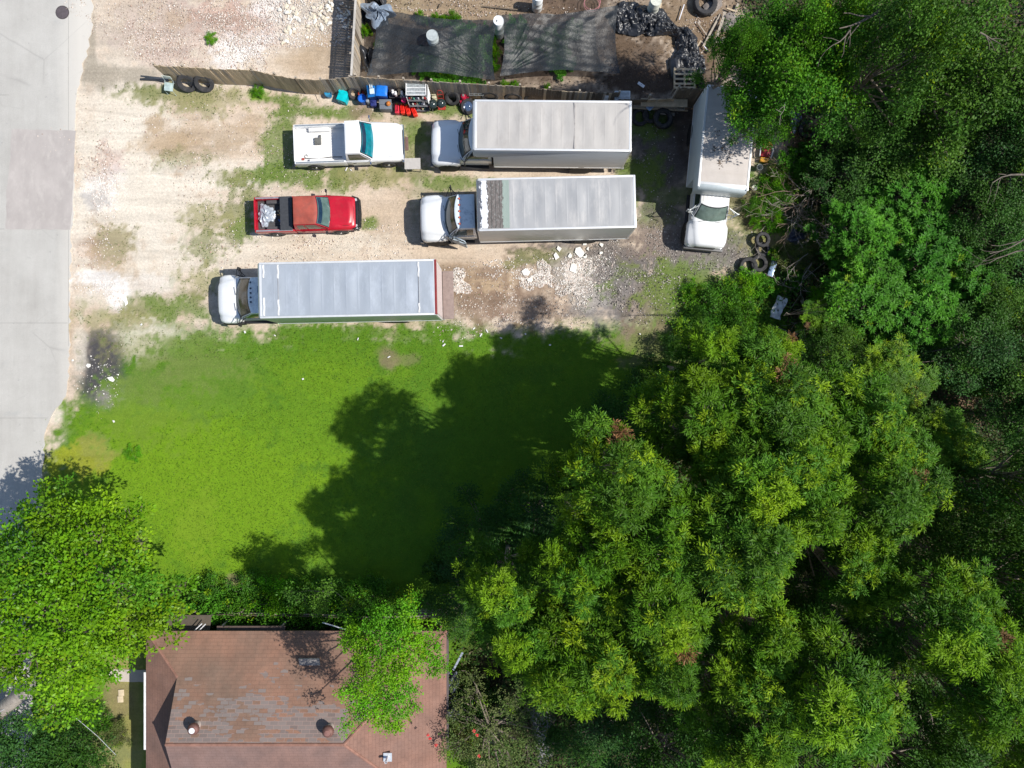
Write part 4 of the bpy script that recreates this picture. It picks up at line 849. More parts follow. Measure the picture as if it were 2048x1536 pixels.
# boards, container and block in the gap
for k, (x, y, L, w, a_, z, l_) in enumerate([(1328,206,2.4,.4,-.02,1.02,'wide plywood board lying on the low fence in the shaded gap'),(1316,213,2.6,.2,-.03,.55,'long plank lying below the plywood board in the shaded gap'),(1320,219,2.9,.07,-.05,.5,'thin batten lying along the long plank in the shaded gap'),(1330,227,1.0,.14,-.1,.3,'short board lying under the cinder block')]):
    o = at(MB().box(-L/2,L/2,-w/2,w/2,0,.04).build('board', WOODS[(2,1,2,1)[k]]), x, y, z, a_); tagset(o, l_, 'board')
ctn = thing('plastic_container', 'pale blue rounded plastic container resting on dark tyres', 'container', P(1301,213,.62)); ctn.location.z = .62; ctn.rotation_euler = (0,0,R(48))
MB().rbox(-.24,.24,-.15,.15,0,.16,.07,seg=3).build('body', M('pale_blue_plastic', (.28,.42,.66), .4, bs=0), ctn); MB().rbox(-.17,.17,-.09,.09,.158,.175,.04).build('lid', M('pale_blue_lid', (.22,.36,.6), .4, bs=0), ctn)
cb = MB(); 
for b_ in ((-.2,.2,-.1,-.07),(-.2,.2,.07,.1),(-.2,-.16,-.07,.07),(-.02,.02,-.07,.07),(.16,.2,-.07,.07)): cb.box(*b_,0,.19)
o = at(cb.build('cinder_block', M('cinder', (.38,.35,.30), .95, bs=.6)), 1360, 218, .55, -.03); tagset(o, 'grey cinder block with two holes beside the thin batten', 'block')
tagset(at(MB().box(-.02,.02,-.02,.02,0,2.0).build('post_stub', WOODS[1]), 1357, 210), 'thin post standing behind the cinder block', 'post')
tagset(at(MB().rbox(-.2,.2,-.08,.08,0,.05,.02).build('paper_scrap', JG), 1282, 170, 0, -.6), 'pale scrap lying on the dark mulch north of the fence', 'scrap')
# pallet leaning
pl = thing('wooden_pallet', 'tan wooden pallet propped up behind the tall dark fence panel', 'pallet', P(1361,171), 0); pl.location.z = .8
m_ = MB(); [m_.box(-.55,.55,y-.05,y+.05,.1,.125) for y in (-.5,-.3,-.05,.2,.45)]; m_.build('deck_boards', WOODS[2], pl)
for x in (-.52,0,.52): MB().box(x-.04,x+.04,-.55,.55,0,.1).build('stringer', WOODS[2], pl)
for x in (-.5,.5): MB().box(x-.03,x+.03,-.5,-.44,-.8,0).build('prop', WOODS[1], pl)
# ribbed table / bench by the white pickup
tb_ = thing('small_table', 'small ribbed beige table standing at the nose of the white pickup', 'table', P(828.5,335), R(1))
m_ = MB(); m_.rbox(-.41,.41,-.29,.29,.62,.66,.015); [m_.box(-.39+k*.06-.02,-.39+k*.06+.02,-.28,.28,.66,.668) for k in range(14)]; m_.build('tabletop', M('beige_slats', (.48,.45,.42), .6, var=.1), tb_)
for x in (-.36,.36):
    for y in (-.24,.24): MB().box(x-.02,x+.02,y-.02,y+.02,0,.62).build('leg', STEEL, tb_)
# items near the upright truck
tp = thing('toddler_toy', 'orange and dark red plastic toy lying in the weeds beside the upright truck', 'toy', P(1529,306), R(-8))
m_ = MB(); m_.grid(lambda u, v: (.30*(1-2*u)*(1-.25*v), .25+.34*v-.0, .22+.12*math.sin(math.pi*u)+.05*math.sin(v*5)), 10, 8, thick=.03); m_.build('orange_hood', M('orange_plastic', (.62,.22,.02), .4, bs=0), tp)
m_ = MB(); m_.rbox(-.26,.26,-.28,.24,.08,.26,.06); m_.build('red_body', M('dark_red_plastic', (.32,.02,.03), .4, bs=0), tp)
m_ = MB(); m_.rbox(-.24,.2,-.56,-.3,.06,.24,.06); m_.build('yellow_nose', M('yellow_orange_plastic', (.68,.33,.03), .4, bs=0), tp)
for s in (-1,1): MB().tube([(s*.3,-.3,.25),(s*.34,.1,.32),(s*.26,.3,.3)], .035).build('white_rail', JG, tp)
bucket('grey_bucket', 'grey bucket with a dark inside below the orange toy', 1515.5,338,.15,.34,(.33,.36,.36), handle=False)
bucket('white_bucket', 'small white bucket standing near the front corner of the upright truck', 1506,378,.13,.22,(.75,.75,.7), inner=(.4,.4,.35), handle=False)
tagset(at(MB().rbox(-.15,.15,-.42,.42,0,.14,.03).build('blue_case', M('steel_blue', (.18,.26,.40), .35, .3)), 1543, 538, .15, R(-18)), 'blue grey case lying among the weeds right of the flat tyre', 'case')
mt = thing('foam_mattress', 'torn white mattress lying at the foot of the brush', 'mattress', P(1551,617)+Vector((0,0,.32)), R(-20))
def mf(u, v): return (.27*(1-2*u)+.04*math.sin(v*7), .95*(1-2*v)*.62, .14+.04*math.sin(u*9+v*13)+.03*math.sin(v*21-u*5))
MB().grid(mf, 14, 24, thick=.1).build('cover', M('dirty_white_cloth', (.78,.78,.80), .8, var=.15, vs=4, dirt=(.35,.33,.32), dirt_amt=.6), mt)
TARP = M('blue_grey_tarp', (.10,.11,.16), .35, var=.5, vs=8, bs=.6, bscale=10)
def crumple(name, label, cat, px, py, rx, ry, z, seed, mat, rz=0, h=0):
    rr = random.Random(seed); ph = [rr.random()*7 for _ in range(6)]
    def f(u, v):
        a_ = u*2*math.pi; q = v; k = 1+.22*math.sin(3*a_+ph[0])+.15*math.sin(7*a_+ph[1])
        zz = z*(1-q**2.2)*(1+.5*math.sin(5*a_+ph[2]+q*7)+.4*math.sin(11*a_+q*17+ph[3]))*.7+.02
        return (rx*q*k*math.cos(a_), ry*q*k*math.sin(a_), zz)
    o = MB().grid(f, 48, 14).build(name, mat); o.location = P(px, py); o.location.z = h; o.rotation_euler = (0,0,rz); return tagset(o, label, cat)
crumple('tarp', 'crumpled blue grey tarp lying under the dead branches', 'tarp', 1592,470,.55,.4,.3,1,TARP)
crumple('plastic_bag', 'pale grey bag hanging in brush right of the bright tree', 'bag', 1589,240,.3,.55,.3,2,M('pale_bag', (.35,.38,.50), .5, bs=.5, bscale=12))
crumple('plastic_sheet', 'crumpled pale plastic heap at the corner left of the black netting', 'plastic sheet', 737,135,.22,.32,.2,5,PLASTIC)
crumple('plastic_sheet', 'grey plastic sheet bunched at the top left corner of the netting', 'plastic sheet', 763,46,.8,.6,.3,6,M('grey_film', (.20,.25,.32), .3, bs=.6, bscale=10),R(-20), .9)
crumple('white_bag', 'small white bag showing in the lower right canopy gap', 'bag', 1655,1470,.3,.5,.25,8,JG,R(25), 4)

# ---------------------------------------------------------------- netting yard
net_m = bpy.data.materials.new('black_shade_net'); n, l, b = nt(net_m)
b.inputs['Base Color'].default_value = (.022,.027,.032,1); b.inputs['Roughness'].default_value = .45; b.inputs['Specular IOR Level'].default_value = .55
tr_ = n.new('ShaderNodeBsdfTransparent'); mx = n.new('ShaderNodeMixShader')
v = coords(n, l, 'Object')
l.new(ramp(n, l, noise(n, l, 1.3, 5, .7, v, .6), [(.3, .62), (.7, .90)]), mx.inputs[0]); l.new(tr_.outputs[0], mx.inputs[1]); l.new(b.outputs[0], mx.inputs[2])
l.new(mx.outputs[0], n['Material Output'].inputs[0])
bump(n, l, noise(n, l, 5, 5, .7, v, 1.0), b, .6, .05)
def net(name, label, quad, peaks, seed, folds):
    """quad: NW, NE, SE, SW in (px,py,h); edges sag inwards; peaks push the cloth up, folds radiate from corners"""
    q = [P(*p) for p in quad]; rr = random.Random(seed); pk = [(P(x, y, h), h, r) for x, y, h, r in peaks]; fo = [(P(x, y, 1), a0, a1, nf) for x, y, a0, a1, nf in folds]
    def f(u, v):
        sag_u = .07*math.sin(math.pi*u); sag_v = .05*math.sin(math.pi*v)
        uu = u+(.5-u)*sag_v*1.2; vv = v+(.5-v)*sag_u*2.0
        p = (q[0]*(1-uu)+q[1]*uu)*(1-vv)+(q[3]*(1-uu)+q[2]*uu)*vv
        p.z -= .35*math.sin(math.pi*u)*math.sin(math.pi*v)
        for c_, h, r in pk:
            d = math.hypot(p.x-c_.x, p.y-c_.y); s = max(0, 1-max(0, d-.28)/r); s = s**1.35; p.z = max(p.z, p.z*(1-s)+(h+.03)*s)
        for c_, a0, a1, nf in fo:
            d = math.hypot(p.x-c_.x, p.y-c_.y); a_ = math.atan2(p.y-c_.y, p.x-c_.x); t = (a_-a0)/(a1-a0)
            if 0 < t < 1: p.z += .075*((1-abs(math.sin((t+.03*math.sin(19*t))*nf*math.pi+.3*math.sin(d))))**2.5-.2)*math.sin(math.pi*t)*min(1, d/.5)*math.exp(-d/3.2)*min(1, 6*u, 6*(1-u), 6*v, 6*(1-v))
        p.z += .02*math.sin(u*37+v*11+3*math.sin(v*5))+.016*math.sin(v*41-u*13+2*math.sin(u*7))+.05*math.sin(u*9+v*4)*math.sin(math.pi*u)
        return tuple(p)
    o = MB().grid(f, 150, 90).build(name, net_m, fix=False); return tagset(o, label, 'shade net', 'black shade nets')
n1_ = net('shade_net', 'left black shade net draped over the tall grey drum', [(752,16,1.0),(995,40,1.5),(990,160,.9),(733,152,.9)], [(870,72,1.35,2.6),(996,46,1.2,1.6)], 1, [(745,150,R(2),R(50),9),(985,155,R(125),R(178),9),(992,45,R(185),R(235),6)])
n2_ = net('shade_net', 'right black shade net with fanned folds beside the open mulch', [(1003,30,1.4),(1236,10,1.2),(1240,147,.75),(1000,152,.9)], [(1066,20,1.5,1.8),(1130,34,1.35,2.0)], 2, [(1002,150,R(5),R(80),9),(1066,22,R(215),R(290),10),(1130,30,R(240),R(320),14)])
DR = {}
def drum(label, px, py, r, h, col, stack=1, open_=False):
    t = thing('drum', label, 'drum', P(px, py)); mt = M('drum'+str(round(col[0], 2)), col, .4, bs=.05)
    for k in range(stack):
        z = k*h; MB().lathe([(r*.96,z),(r,z+.03),(r*.98,z+h*.33),(r*1.02,z+h*.35),(r*.98,z+h*.37),(r*.98,z+h*.64),(r*1.02,z+h*.66),(r*.98,z+h*.68),(r,z+h-.03),(r*.95,z+h)]+([(r*.88,z+h),(r*.88,z+h-.3),(0,z+h-.3)] if open_ else [(r*.9,z+h-.015),(0,z+h-.01)]), 26).build('barrel', mt, t)
    return t
drum('two stacked grey drums holding up the left shade net', 872,105,.30,.93,(.42,.46,.46), 2)
drum('white drum standing between the two shade nets', 998,70,.27,1.5,(.75,.77,.78), 1)
drum('white drum at the top edge left of the right hand net', 1074,17,.27,1.2,(.75,.76,.74), 1)
drum('cream drum at the top among the crumpled black plastic', 1303,25,.30,1.2,(.62,.63,.55), 1, False)
drum('lime yellow pot stacked in the corner behind the grey fence', 739,64,.12,.45,(.50,.60,.01), 1, True)
drum('second lime pot standing half behind the lime yellow one', 743,69,.10,.3,(.25,.42,.03), 1, True)
bp = M('black_poly', (.022,.024,.03), .36, var=.4, vs=5, bs=.5, bscale=7)
b_ = bp.node_tree.nodes['Principled BSDF']; b_.inputs['Specular IOR Level'].default_value = .6
path = [(1232,28),(1270,42),(1300,40),(1335,58),(1365,72),(1378,100),(1372,130),(1392,160)]; pw = [P(x, y) for x, y in path]
def bpf(u, v):
    t = v*(len(pw)-1); i = min(int(t), len(pw)-2); fr = t-i; c_ = pw[i]*(1-fr)+pw[i+1]*fr; d = (pw[i+1]-pw[i]).normalized(); s = Vector((-d.y, d.x, 0))
    w = .62+.25*math.sin(v*9)+.12*math.sin(v*23); y = (u-.5)*2
    k = fbm(np.array([u*90+v*10]), np.array([v*400]), 22, 5, 4)[0]; k2 = fbm(np.array([u*140+v*60]), np.array([v*500]), 9, 8, 3)[0]
    return tuple(c_+s*y*w*(1+.35*(k-.5))+Vector((0, 0, max(.01, (.1+.5*(1-abs(y)**2))*(.2+1.1*k)+.16*(k2-.5)))))
o = MB().grid(bpf, 60, 260).build('black_plastic_sheeting', bp, fix=False); tagset(o, 'glossy crumpled black plastic sheeting snaking right of the nets', 'plastic sheeting')
def bpf2(u, v):
    a_, b_2 = P(736+14*v, 150-30*v), P(716+60*v, 96+62*v*.2)
    p = a_*(1-u)+b_2*u; return (p.x+.1*math.sin(v*8), p.y, .35+.25*math.sin(u*9+v*7)*.5+.15*math.sin(v*17))
o = MB().grid(bpf2, 24, 24).build('black_tarp', bp, fix=False); tagset(o, 'torn black tarp hanging at the corner of the grey fence', 'tarp')
crumple('black_tarp', 'dark bundled tarp at the upper left corner of the nets', 'tarp', 757,14,.45,.8,.5,15,bp,R(30))
crumple('dark_bag', 'rounded dark bag beside the lime pots', 'bag', 731,33,.4,.4,.6,16,M('dark_bag', (.06,.07,.09), .4))
crumple('dark_bag', 'dark grey bag right of the tan pallet', 'bag', 1396,160,.35,.45,.35,17,bp)
# hose rings seen through the net, poles
m_ = MB(); m_.tube([(.42*math.cos(a_*.3), .42*math.sin(a_*.3), .05+.01*a_) for a_ in range(0, 44)], .012, 5); o = at(m_.build('hose_coil', M('pink_hose', (.5,.2,.22), .5)), 1183, 12); tagset(o, 'pink hose lying in a ring at the top of the right net', 'hose coil')
for k, (x0, y0, x1, y1, w, c_, l_) in enumerate([(965,14,1035,22,.06,3,'dark pole lying on the soil at the top between the drums'),(1322,8,1316,38,.08,2,'yellowish board leaning beside the cream drum'),(1367,12,1357,42,.07,0,'white pipe lying right of the cream drum'),(885,8,880,18,.04,3,'short dark stick lying above the lime plants'),
        (1448,28,1421,108,.14,1,'longest grey plank in the scrap wood pile'),(1440,30,1405,95,.1,1,'grey plank lying under the longest plank'),(1395,48,1412,72,.05,1,'thin stake lying left of the longest plank'),(1475,10,1466,30,.12,1,'dark plank at the top right of the scrap pile'),(1452,20,1468,26,.08,2,'pale short board at the top of the scrap pile'),(1400,85,1392,98,.06,2,'small pale offcut left of the scrap pile'),(1383,100,1389,110,.05,2,'small offcut next to the black plastic'),(1445,62,1470,48,.09,1,'grey slat crossing the right side of the scrap pile'),(1407,95,1416,106,.05,0,'bluish broken slat at the foot of the scrap pile'),(1436,90,1425,84,.1,1,'short weathered board near the foot of the pile'),
        (744,108,757,84,.05,2,'tan lath leaning on the grey fence'),(740,95,760,112,.04,2,'second tan lath near the torn black tarp')]):
    a_, b_2 = P(x0, y0), P(x1, y1); d_ = b_2-a_; m = M('white_pipe', (.75,.75,.8), .4) if 'white' in l_ or 'bluish' in l_ else WOODS[c_]
    mm = MB(); mm.box(0, d_.length, -w/2, w/2, 0, .035) if 'pipe' not in l_ else mm.tube([(0,0,.03),(d_.length,0,.03)], .03)
    o = mm.build('plank' if 'pipe' not in l_ else 'pipe', m); o.location = (a_.x, a_.y, .05+.035*(k % 5)); o.rotation_euler = (0, jit(.04), math.atan2(d_.y, d_.x)); tagset(o, l_, 'plank' if 'pipe' not in l_ else 'pipe')
CURV = M('grey_bark_slab', (.24,.21,.19), .9, var=.4)
for k, (x, y, rx, ry, l_) in enumerate([(1425,12,.55,.35,'flat grey slab beside the huge tyre'),(1465,38,.42,.28,'curved grey slab at the right of the scrap pile'),(1460,92,.6,.24,'curved slab at the lower right of the scrap pile'),(1455,52,.4,.25,'dark slab in the middle of the scrap pile'),(1478,70,.35,.3,'slab half under the bright tree by the scrap pile')]):
    o = MB().grid(lambda u, v, rx=rx, ry=ry: (rx*(2*u-1)*(1-.3*abs(2*v-1)), ry*(2*v-1), .12*math.sin(math.pi*v)+.03*math.sin(u*7)), 10, 8, thick=.04).build('slab', CURV); at(o, x, y, .08, jit(.8)); tagset(o, l_, 'slab')

# ---------------------------------------------------------------- house
hs = thing('house', 'brick red shingled house with missing shingles and a gable on its left side', 'house', (-10.6,-16.8,0))
HO = Vector((-10.6,-16.8,0))
def roofmat(name, ang, base, alt, miss):
    m = bpy.data.materials.new(name); n, l, b = nt(m)
    v = coords(n, l, 'Object', (1,1,0), (0,0,ang))
    br = n.new('ShaderNodeTexBrick'); br.inputs['Scale'].default_value = 1.0; br.inputs['Mortar Size'].default_value = .012; br.inputs['Mortar Smooth'].default_value = .3
    br.inputs['Brick Width'].default_value = .38; br.inputs['Row Height'].default_value = .16; br.offset = .5; l.new(v, br.inputs['Vector'])
    br.inputs['Color1'].default_value = (0,0,0,1); br.inputs['Color2'].default_value = (1,1,1,1); br.inputs['Mortar'].default_value = (.5,.5,.5,1)
    big = noise(n, l, .28, 5, .65, v); med = noise(n, l, 1.2, 5, .6, v)
    c = mixc(n, l, ramp(n, l, big, [(.38, 0), (.62, 1)]), base, alt)
    c = mixc(n, l, 1.0, c, ramp(n, l, med, [(.3, .8), (.7, 1.15)]), 'MULTIPLY')
    c = mixc(n, l, 1.0, c, ramp(n, l, noise(n, l, 30, 4, .7, v), [(.3, .82), (.7, 1.15)]), 'MULTIPLY')
    # discoloured / slipped shingles: pick whole bricks where a patchy mask allows it
    if miss:
        mk = noise(n, l, .55, 4, .7, coords(n, l, 'Object', (.55,1.4,0), (0,0,ang), (3.1,1.7,0)))
        ad = n.new('ShaderNodeMath'); ad.operation = 'MULTIPLY_ADD'; l.new(br.outputs['Color'], ad.inputs[0]); ad.inputs[1].default_value = .22; l.new(mk, ad.inputs[2])
        sy = n.new('ShaderNodeSeparateXYZ'); l.new(v, sy.inputs[0]); gy_ = n.new('ShaderNodeMapRange'); gy_.inputs[1].default_value = 3.6; gy_.inputs[2].default_value = .9; gy_.inputs[3].default_value = -.20; gy_.inputs[4].default_value = .10; l.new(sy.outputs[1], gy_.inputs[0])
        a2 = n.new('ShaderNodeMath'); a2.operation = 'ADD'; l.new(ad.outputs[0], a2.inputs[0]); l.new(gy_.outputs[0], a2.inputs[1])
        fac = ramp(n, l, a2.outputs[0], [(.645, 0), (.66, .85)])
        c = mixc(n, l, fac, c, mixc(n, l, br.outputs['Color'], (.15,.125,.12), (.22,.19,.18)))
        lines = n.new('ShaderNodeMath'); lines.operation = 'MULTIPLY'; l.new(br.outputs['Fac'], lines.inputs[0]); l.new(fac, lines.inputs[1])
        c = mixc(n, l, lines.outputs[0], c, (.42,.30,.26))
    c = mixc(n, l, ramp(n, l, br.outputs['Fac'], [(.2, 0), (1, .30)]), c, (.08,.04,.035))
    l.new(c, b.inputs['Base Color']); b.inputs['Roughness'].default_value = .95
    bump(n, l, br.outputs['Fac'], b, .3, -.01)
    return m
RA = roofmat('shingles_north', 0, (.30,.16,.108), (.19,.125,.092), True)
RB = roofmat('shingles_side', R(90), (.25,.135,.10), (.21,.125,.10), False)
RC = roofmat('shingles_south', 0, (.205,.135,.12), (.235,.14,.115), False)
PITCH = .437; E = 2.6; Yn = P(0,1262,E).y; XE = P(893,0,E).x; XWE = P(292,0,E).x; XG = -16.1; run = 4.58; Yr = Yn-run; Hr = E+run*PITCH; Ys = Yr-run
def lv(*pts): return [(Vector(p)-HO) for p in pts]
def slab(name, pts, mat, th=.06):
    top = lv(*pts); bot = [p-Vector((0,0,th)) for p in top]; nn = len(top); m = MB(); m.add(top+bot, [list(range(nn)), list(range(2*nn-1, nn-1, -1))]+[(i, (i+1) % nn, nn+(i+1) % nn, nn+i) for i in range(nn)]); return m.build(name, mat, hs)
rg = run-1.95  # west lower roof meets main slope
Hw = E+1.95*PITCH
NW = (XWE, Yn, E); GW = (XWE+1.95, Yn-1.95, Hw)
slab('north_roof', [(XWE+.0,Yn,E),(XE,Yn,E),(XE-run,Yr,Hr),(XG,Yr,Hr),(XG,Yn-1.95,Hw),(XWE+1.95,Yn-1.95,Hw)], RA)
slab('south_roof', [(XG,Yr,Hr),(XE-run,Yr,Hr),(XE,Ys,E),(XWE,Ys,E),(XWE+1.95,Ys+1.95,Hw),(XG,Ys+1.95,Hw)], RC)
slab('east_roof', [(XE,Yn,E),(XE,Ys,E),(XE-run,Yr,Hr)], RB)
slab('west_roof', [NW,GW,(XWE+1.95,Ys+1.95,Hw),(XWE,Ys,E)], RB)
m_ = MB(); g0, g1, g2 = lv((XG+.12,Yn-1.95,Hw-.03),(XG+.12,Yr,Hr-.08),(XG+.12,Ys+1.95,Hw-.03)); m_.add([g0,g1,g2], [(0,1,2)]); m_.build('gable_wall', M('gable_siding', (.45,.38,.32), .8), hs)
m_ = MB()
for a_, b_2 in (((XE-run,Yr,Hr),(XG,Yr,Hr)),((XE-run,Yr,Hr),(XE,Yn,E)),((XE-run,Yr,Hr),(XE,Ys,E)),(NW,GW)):
    p, q2_ = lv(a_, b_2); m_.tube([p+Vector((0,0,-.045)), q2_+Vector((0,0,-.045))], .085, 8)
m_.build('ridge_caps', M('ridge_shingle', (.27,.14,.105), .95, var=.3, vs=3), hs)
wx0, wx1, wy0, wy1 = XWE+.5-HO.x, XE-.5-HO.x, Ys+.5-HO.y, Yn-.5-HO.y
m_ = MB(); m_.box(wx0, wx1, wy0, wy1, 0, E-.02); m_.build('wall', M('house_brick', (.35,.22,.17), .9), hs)
for y in (-2.5, 1.0): 
    MB().box(wx0-.03, wx0+.01, y, y+1.2, .9, 2.0).build('window', GLASS, hs)
for x in (-4, 0, 4): MB().box(x, x+1.2, wy1-.01, wy1+.03, .9, 2.0).build('window', GLASS, hs)
m_ = MB(); y0g, y1g = P(0,1500,E).y-HO.y, P(0,1345,E).y-HO.y; gx_ = XWE-HO.x; m_.box(gx_-.12, gx_-.01, y0g, y1g, E-.12, E-.02); m_.build('gutter', M('white_gutter', (.78,.78,.78), .5), hs)
MB().tube([(gx_-.06,y0g+.05,E-.1),(gx_-.06,y0g+.05,.1)], .05).build('downpipe', M('white_gutter', (.78,.78,.78), .5), hs)
slab_e = MB(); slab_e.box(XE-HO.x, XE-HO.x+.1, P(0,1500,E).y-HO.y, Yn-HO.y, E-.14, E-.03); slab_e.build('fascia', M('dark_fascia', (.10,.08,.08), .7), hs)
# whirly vents
def rz_(x, y): return E+min(abs(Yn-y), run)*PITCH
for k, (px_, py_, cm) in enumerate([(384,1461,'white'),(655,1465,'brown')]):
    p0 = P(px_, py_, Hr+.2); vz = rz_(p0.x, p0.y); vt = thing('turbine_vent', 'round roof vent with a %s top on the red roof' % cm, 'roof vent', (p0.x, p0.y, vz-.05), 0, 'roof turbine vents')
    m_ = MB(); m_.lathe([(.17,-.05),(.16,.28)], 18, cap=False); m_.build('base', M('vent_base', (.55,.47,.42), .6, .2), vt)
    m_ = MB(); m_.lathe([(.17,.28),(.25,.36),(.27,.46),(.24,.55),(.14,.62),(.13,.62)], 24, cap=False)
    for j in range(18): a_ = j*2*math.pi/18; m_.tube([(.2*math.cos(a_),.2*math.sin(a_),.29),(.285*math.cos(a_+.15),.285*math.sin(a_+.15),.45),(.16*math.cos(a_+.3),.16*math.sin(a_+.3),.61)], .012, 5)
    m_.build('turbine', M('vent_brown', (.18,.09,.075), .6, .3), vt)
    MB().lathe([(.14,.61),(.13,.64),(0,.66)], 20).build('cap', JG if cm == 'white' else M('vent_cap', (.24,.12,.10), .5), vt)
p0 = P(770,1530,Hr); pv = thing('vent_pipe', 'white vent pipe with flashing near the bottom edge of the roof', 'vent pipe', (p0.x, p0.y, E+1.0), 0)
MB().box(-.2,.2,-.2,.2,.28,.34,T=TR(rx=R(0),ry=R(0))).build('flashing', M('flashing', (.7,.74,.78), .35, .4), pv); MB().lathe([(.06,.0),(.06,.8),(.05,.8),(.05,.6),(0,.6)], 14).build('pipe', M('white_pipe', (.75,.75,.8), .4), pv)
p0 = P(620,1326,3.2); z0_ = rz_(p0.x, p0.y); o = MB().box(-.5,.5,-.32,.32,0,.07,T=TR(rx=math.atan(PITCH))).build('roof_hatch', M('slate_patch', (.25,.235,.225), .7)); o.location = (p0.x, p0.y, z0_+.015); tagset(o, 'grey rectangular sheet lying on the roof near the twig shadows', 'sheet')
for k, (x, y, sx_, sy_, a_) in enumerate([(431,1330,.13,.6,R(-40)),(423,1290,.1,.3,0),(570,1336,.9,.05,0)]): pass
# lean-to roofs behind the house
lt = thing('lean_to_roof', 'brown lean-to roof peeking out behind the house at the left', 'lean-to', P(372,1254,2.0))
MB().grid(lambda u, v: (-1.0+2.2*u, .55-1.2*v, -.15+.3*v), 2, 2, thick=.05).build('roof_sheet', M('lean_brown', (.10,.08,.06), .85, vs=3), lt)
for x in (-.9,1.1): MB().tube([(x,.45,-2.0),(x,.45,-.18)], .05).build('post', WOODS[1], lt)
for x0, y0, x1, y1 in ((388,1262,404,1247),(396,1263,411,1248)):
    a_, b_2 = P(x0, y0, 2.4), P(x1, y1, 2.4); o = MB().tube([(0,0,0), tuple(b_2-a_)], .025).build('white_pole', JG); o.location = a_; tagset(o, 'thin white pole %s at the back edge of the house roof' % ('nearer the lean-to' if x0 == 388 else 'farther from the lean-to'), 'pole')
lt2 = thing('rear_porch_roof', 'low brown porch roof showing just behind the middle of the house', 'porch roof', P(490,1262,2.2))
MB().grid(lambda u, v: (-1.4+3.4*u, .25-.5*v, .0+.1*v), 2, 2, thick=.05).build('roof_sheet', M('porch_brown', (.10,.07,.06), .9), lt2)
for x in (-1.2,1.8): MB().tube([(x,.2,-2.2),(x,.2,-.05)], .05).build('post', WOODS[1], lt2)
a_, b_2 = P(645,1245,2.6), P(708,1264,2.6); o = MB().tube([(0,0,0), tuple(b_2-a_)], .03).build('grey_pole', M('grey_pole', (.5,.52,.55), .5)); o.location = a_; tagset(o, 'long grey pole crossing the gap behind the right part of the house', 'pole')
# fallen grey-blue sheeting at the east eave
def sh(u, v): y = v; return (.34*(u-.5)*2*(.7+.4*math.sin(v*9)), -2.3*(v-.5)*2*.55, .5+.12*math.sin(u*11+v*21)+.1*math.sin(v*37))
o = MB().grid(sh, 14, 80).build('frayed_sheeting', M('frayed_blue_grey', (.16,.18,.24), .5, var=.8, vs=5, bs=.5, stretch=(3,1,1)), fix=False); at(o, 906, 1385, 1.2); tagset(o, 'frayed blue grey sheeting hanging beside the right edge of the house', 'sheeting')
o = MB().box(-.05,.05,-.5,.5,0,.05).build('grey_plank', M('blue_grey_plank', (.3,.34,.42), .6)); at(o, 916, 1322, 2.0, R(-28)); tagset(o, 'blue grey plank sticking up beside the right edge of the house', 'plank')
# west side of the house
STN = M('sand_stone', (.58,.48,.33), .9, var=.15)
for k, (x, y) in enumerate([(243,1385),(241.5,1398)]): o = MB().rbox(-.15,.15,-.17,.17,0,.05,.02).build('stepping_stone', STN); at(o, x, y, 0, .05); tagset(o, '%s of two sandy stepping stones left of the house' % ['upper','lower'][k], 'stepping stone', 'stepping stones')
sw = edge_sheet('footpath', [(214,1338),(300,1340),(300,1364),(222,1362)], .03, M('path_concrete', (.50,.44,.38), .9, var=.15, vs=2), .6); tagset(sw, kind='structure')
for k, (x0, y0, x1, y1, l_) in enumerate([(152,1436,232,1510,'thin white wire rail running diagonally left of the house'),(62,1352,88,1396,'short thin white rail crossing the leaning tree trunk'),(0,1424,46,1392,'thin pale wire at the left edge below the big tree')]):
    a_, b_2 = P(x0, y0, 3.0), P(x1, y1, 3.0); mid = (b_2-a_)*.5; o = MB().tube([(0,0,0), (mid.x, mid.y, -.08), tuple(b_2-a_)], .011, 5).build('wire', M('grey_pole', (.5,.52,.55), .5)); o.location = a_; tagset(o, l_, 'wire')

# ---------------------------------------------------------------- rubble
def rock_mb(seed, flat=.5):
    rr = random.Random(seed); bm = bmesh.new(); bmesh.ops.create_icosphere(bm, subdivisions=1, radius=1)
    for v in bm.verts: v.co *= rr.uniform(.7, 1.2); v.co.z *= flat
    bmesh.ops.recalc_face_normals(bm, faces=bm.faces[:]); me_ = bpy.data.meshes.new('rock'); bm.to_mesh(me_); bm.free(); return me_
ROCKM = [M('white_rubble', (.74,.71,.64), .9, var=.15, vs=3), M('cream_rubble', (.64,.57,.45), .9, var=.2, vs=3), M('dusty_rubble', (.50,.44,.38), .9, var=.2, vs=3)]
rockme = []
for k in range(8):
    q_ = rock_mb(k, .55 if k < 5 else .3); q_.materials.append(ROCKM[k % 3 if k % 3 < 2 else 2]); rockme.append(q_)
def rock(px, py, s, label, grp, name='rubble_chunk', h=0):
    o = bpy.data.objects.new(name, rockme[rnd.randrange(8)]); C.objects.link(o); p = P(px, py, h); o.location = (p.x, p.y, h+s*.25); o.scale = (s*rnd.uniform(.7,1.3), s*rnd.uniform(.6,1), s*rnd.uniform(.7,1.1)); o.rotation_euler = (jit(.2), jit(.2), jit(3)); return tagset(o, label, 'rubble', grp)
cen = [(575,20,20,18),(590,35,16,14),(640,25,22,20),(620,50,22,24),(580,60,14,12),(660,14,12,10),(648,42,14,12),(570,80,10,8)]
cname = ['at the top edge','in its left part','in its middle','in its lower middle','at its lower left','touching the top edge on its right','beside the fence shadow','lying lowest, toward the long fence']
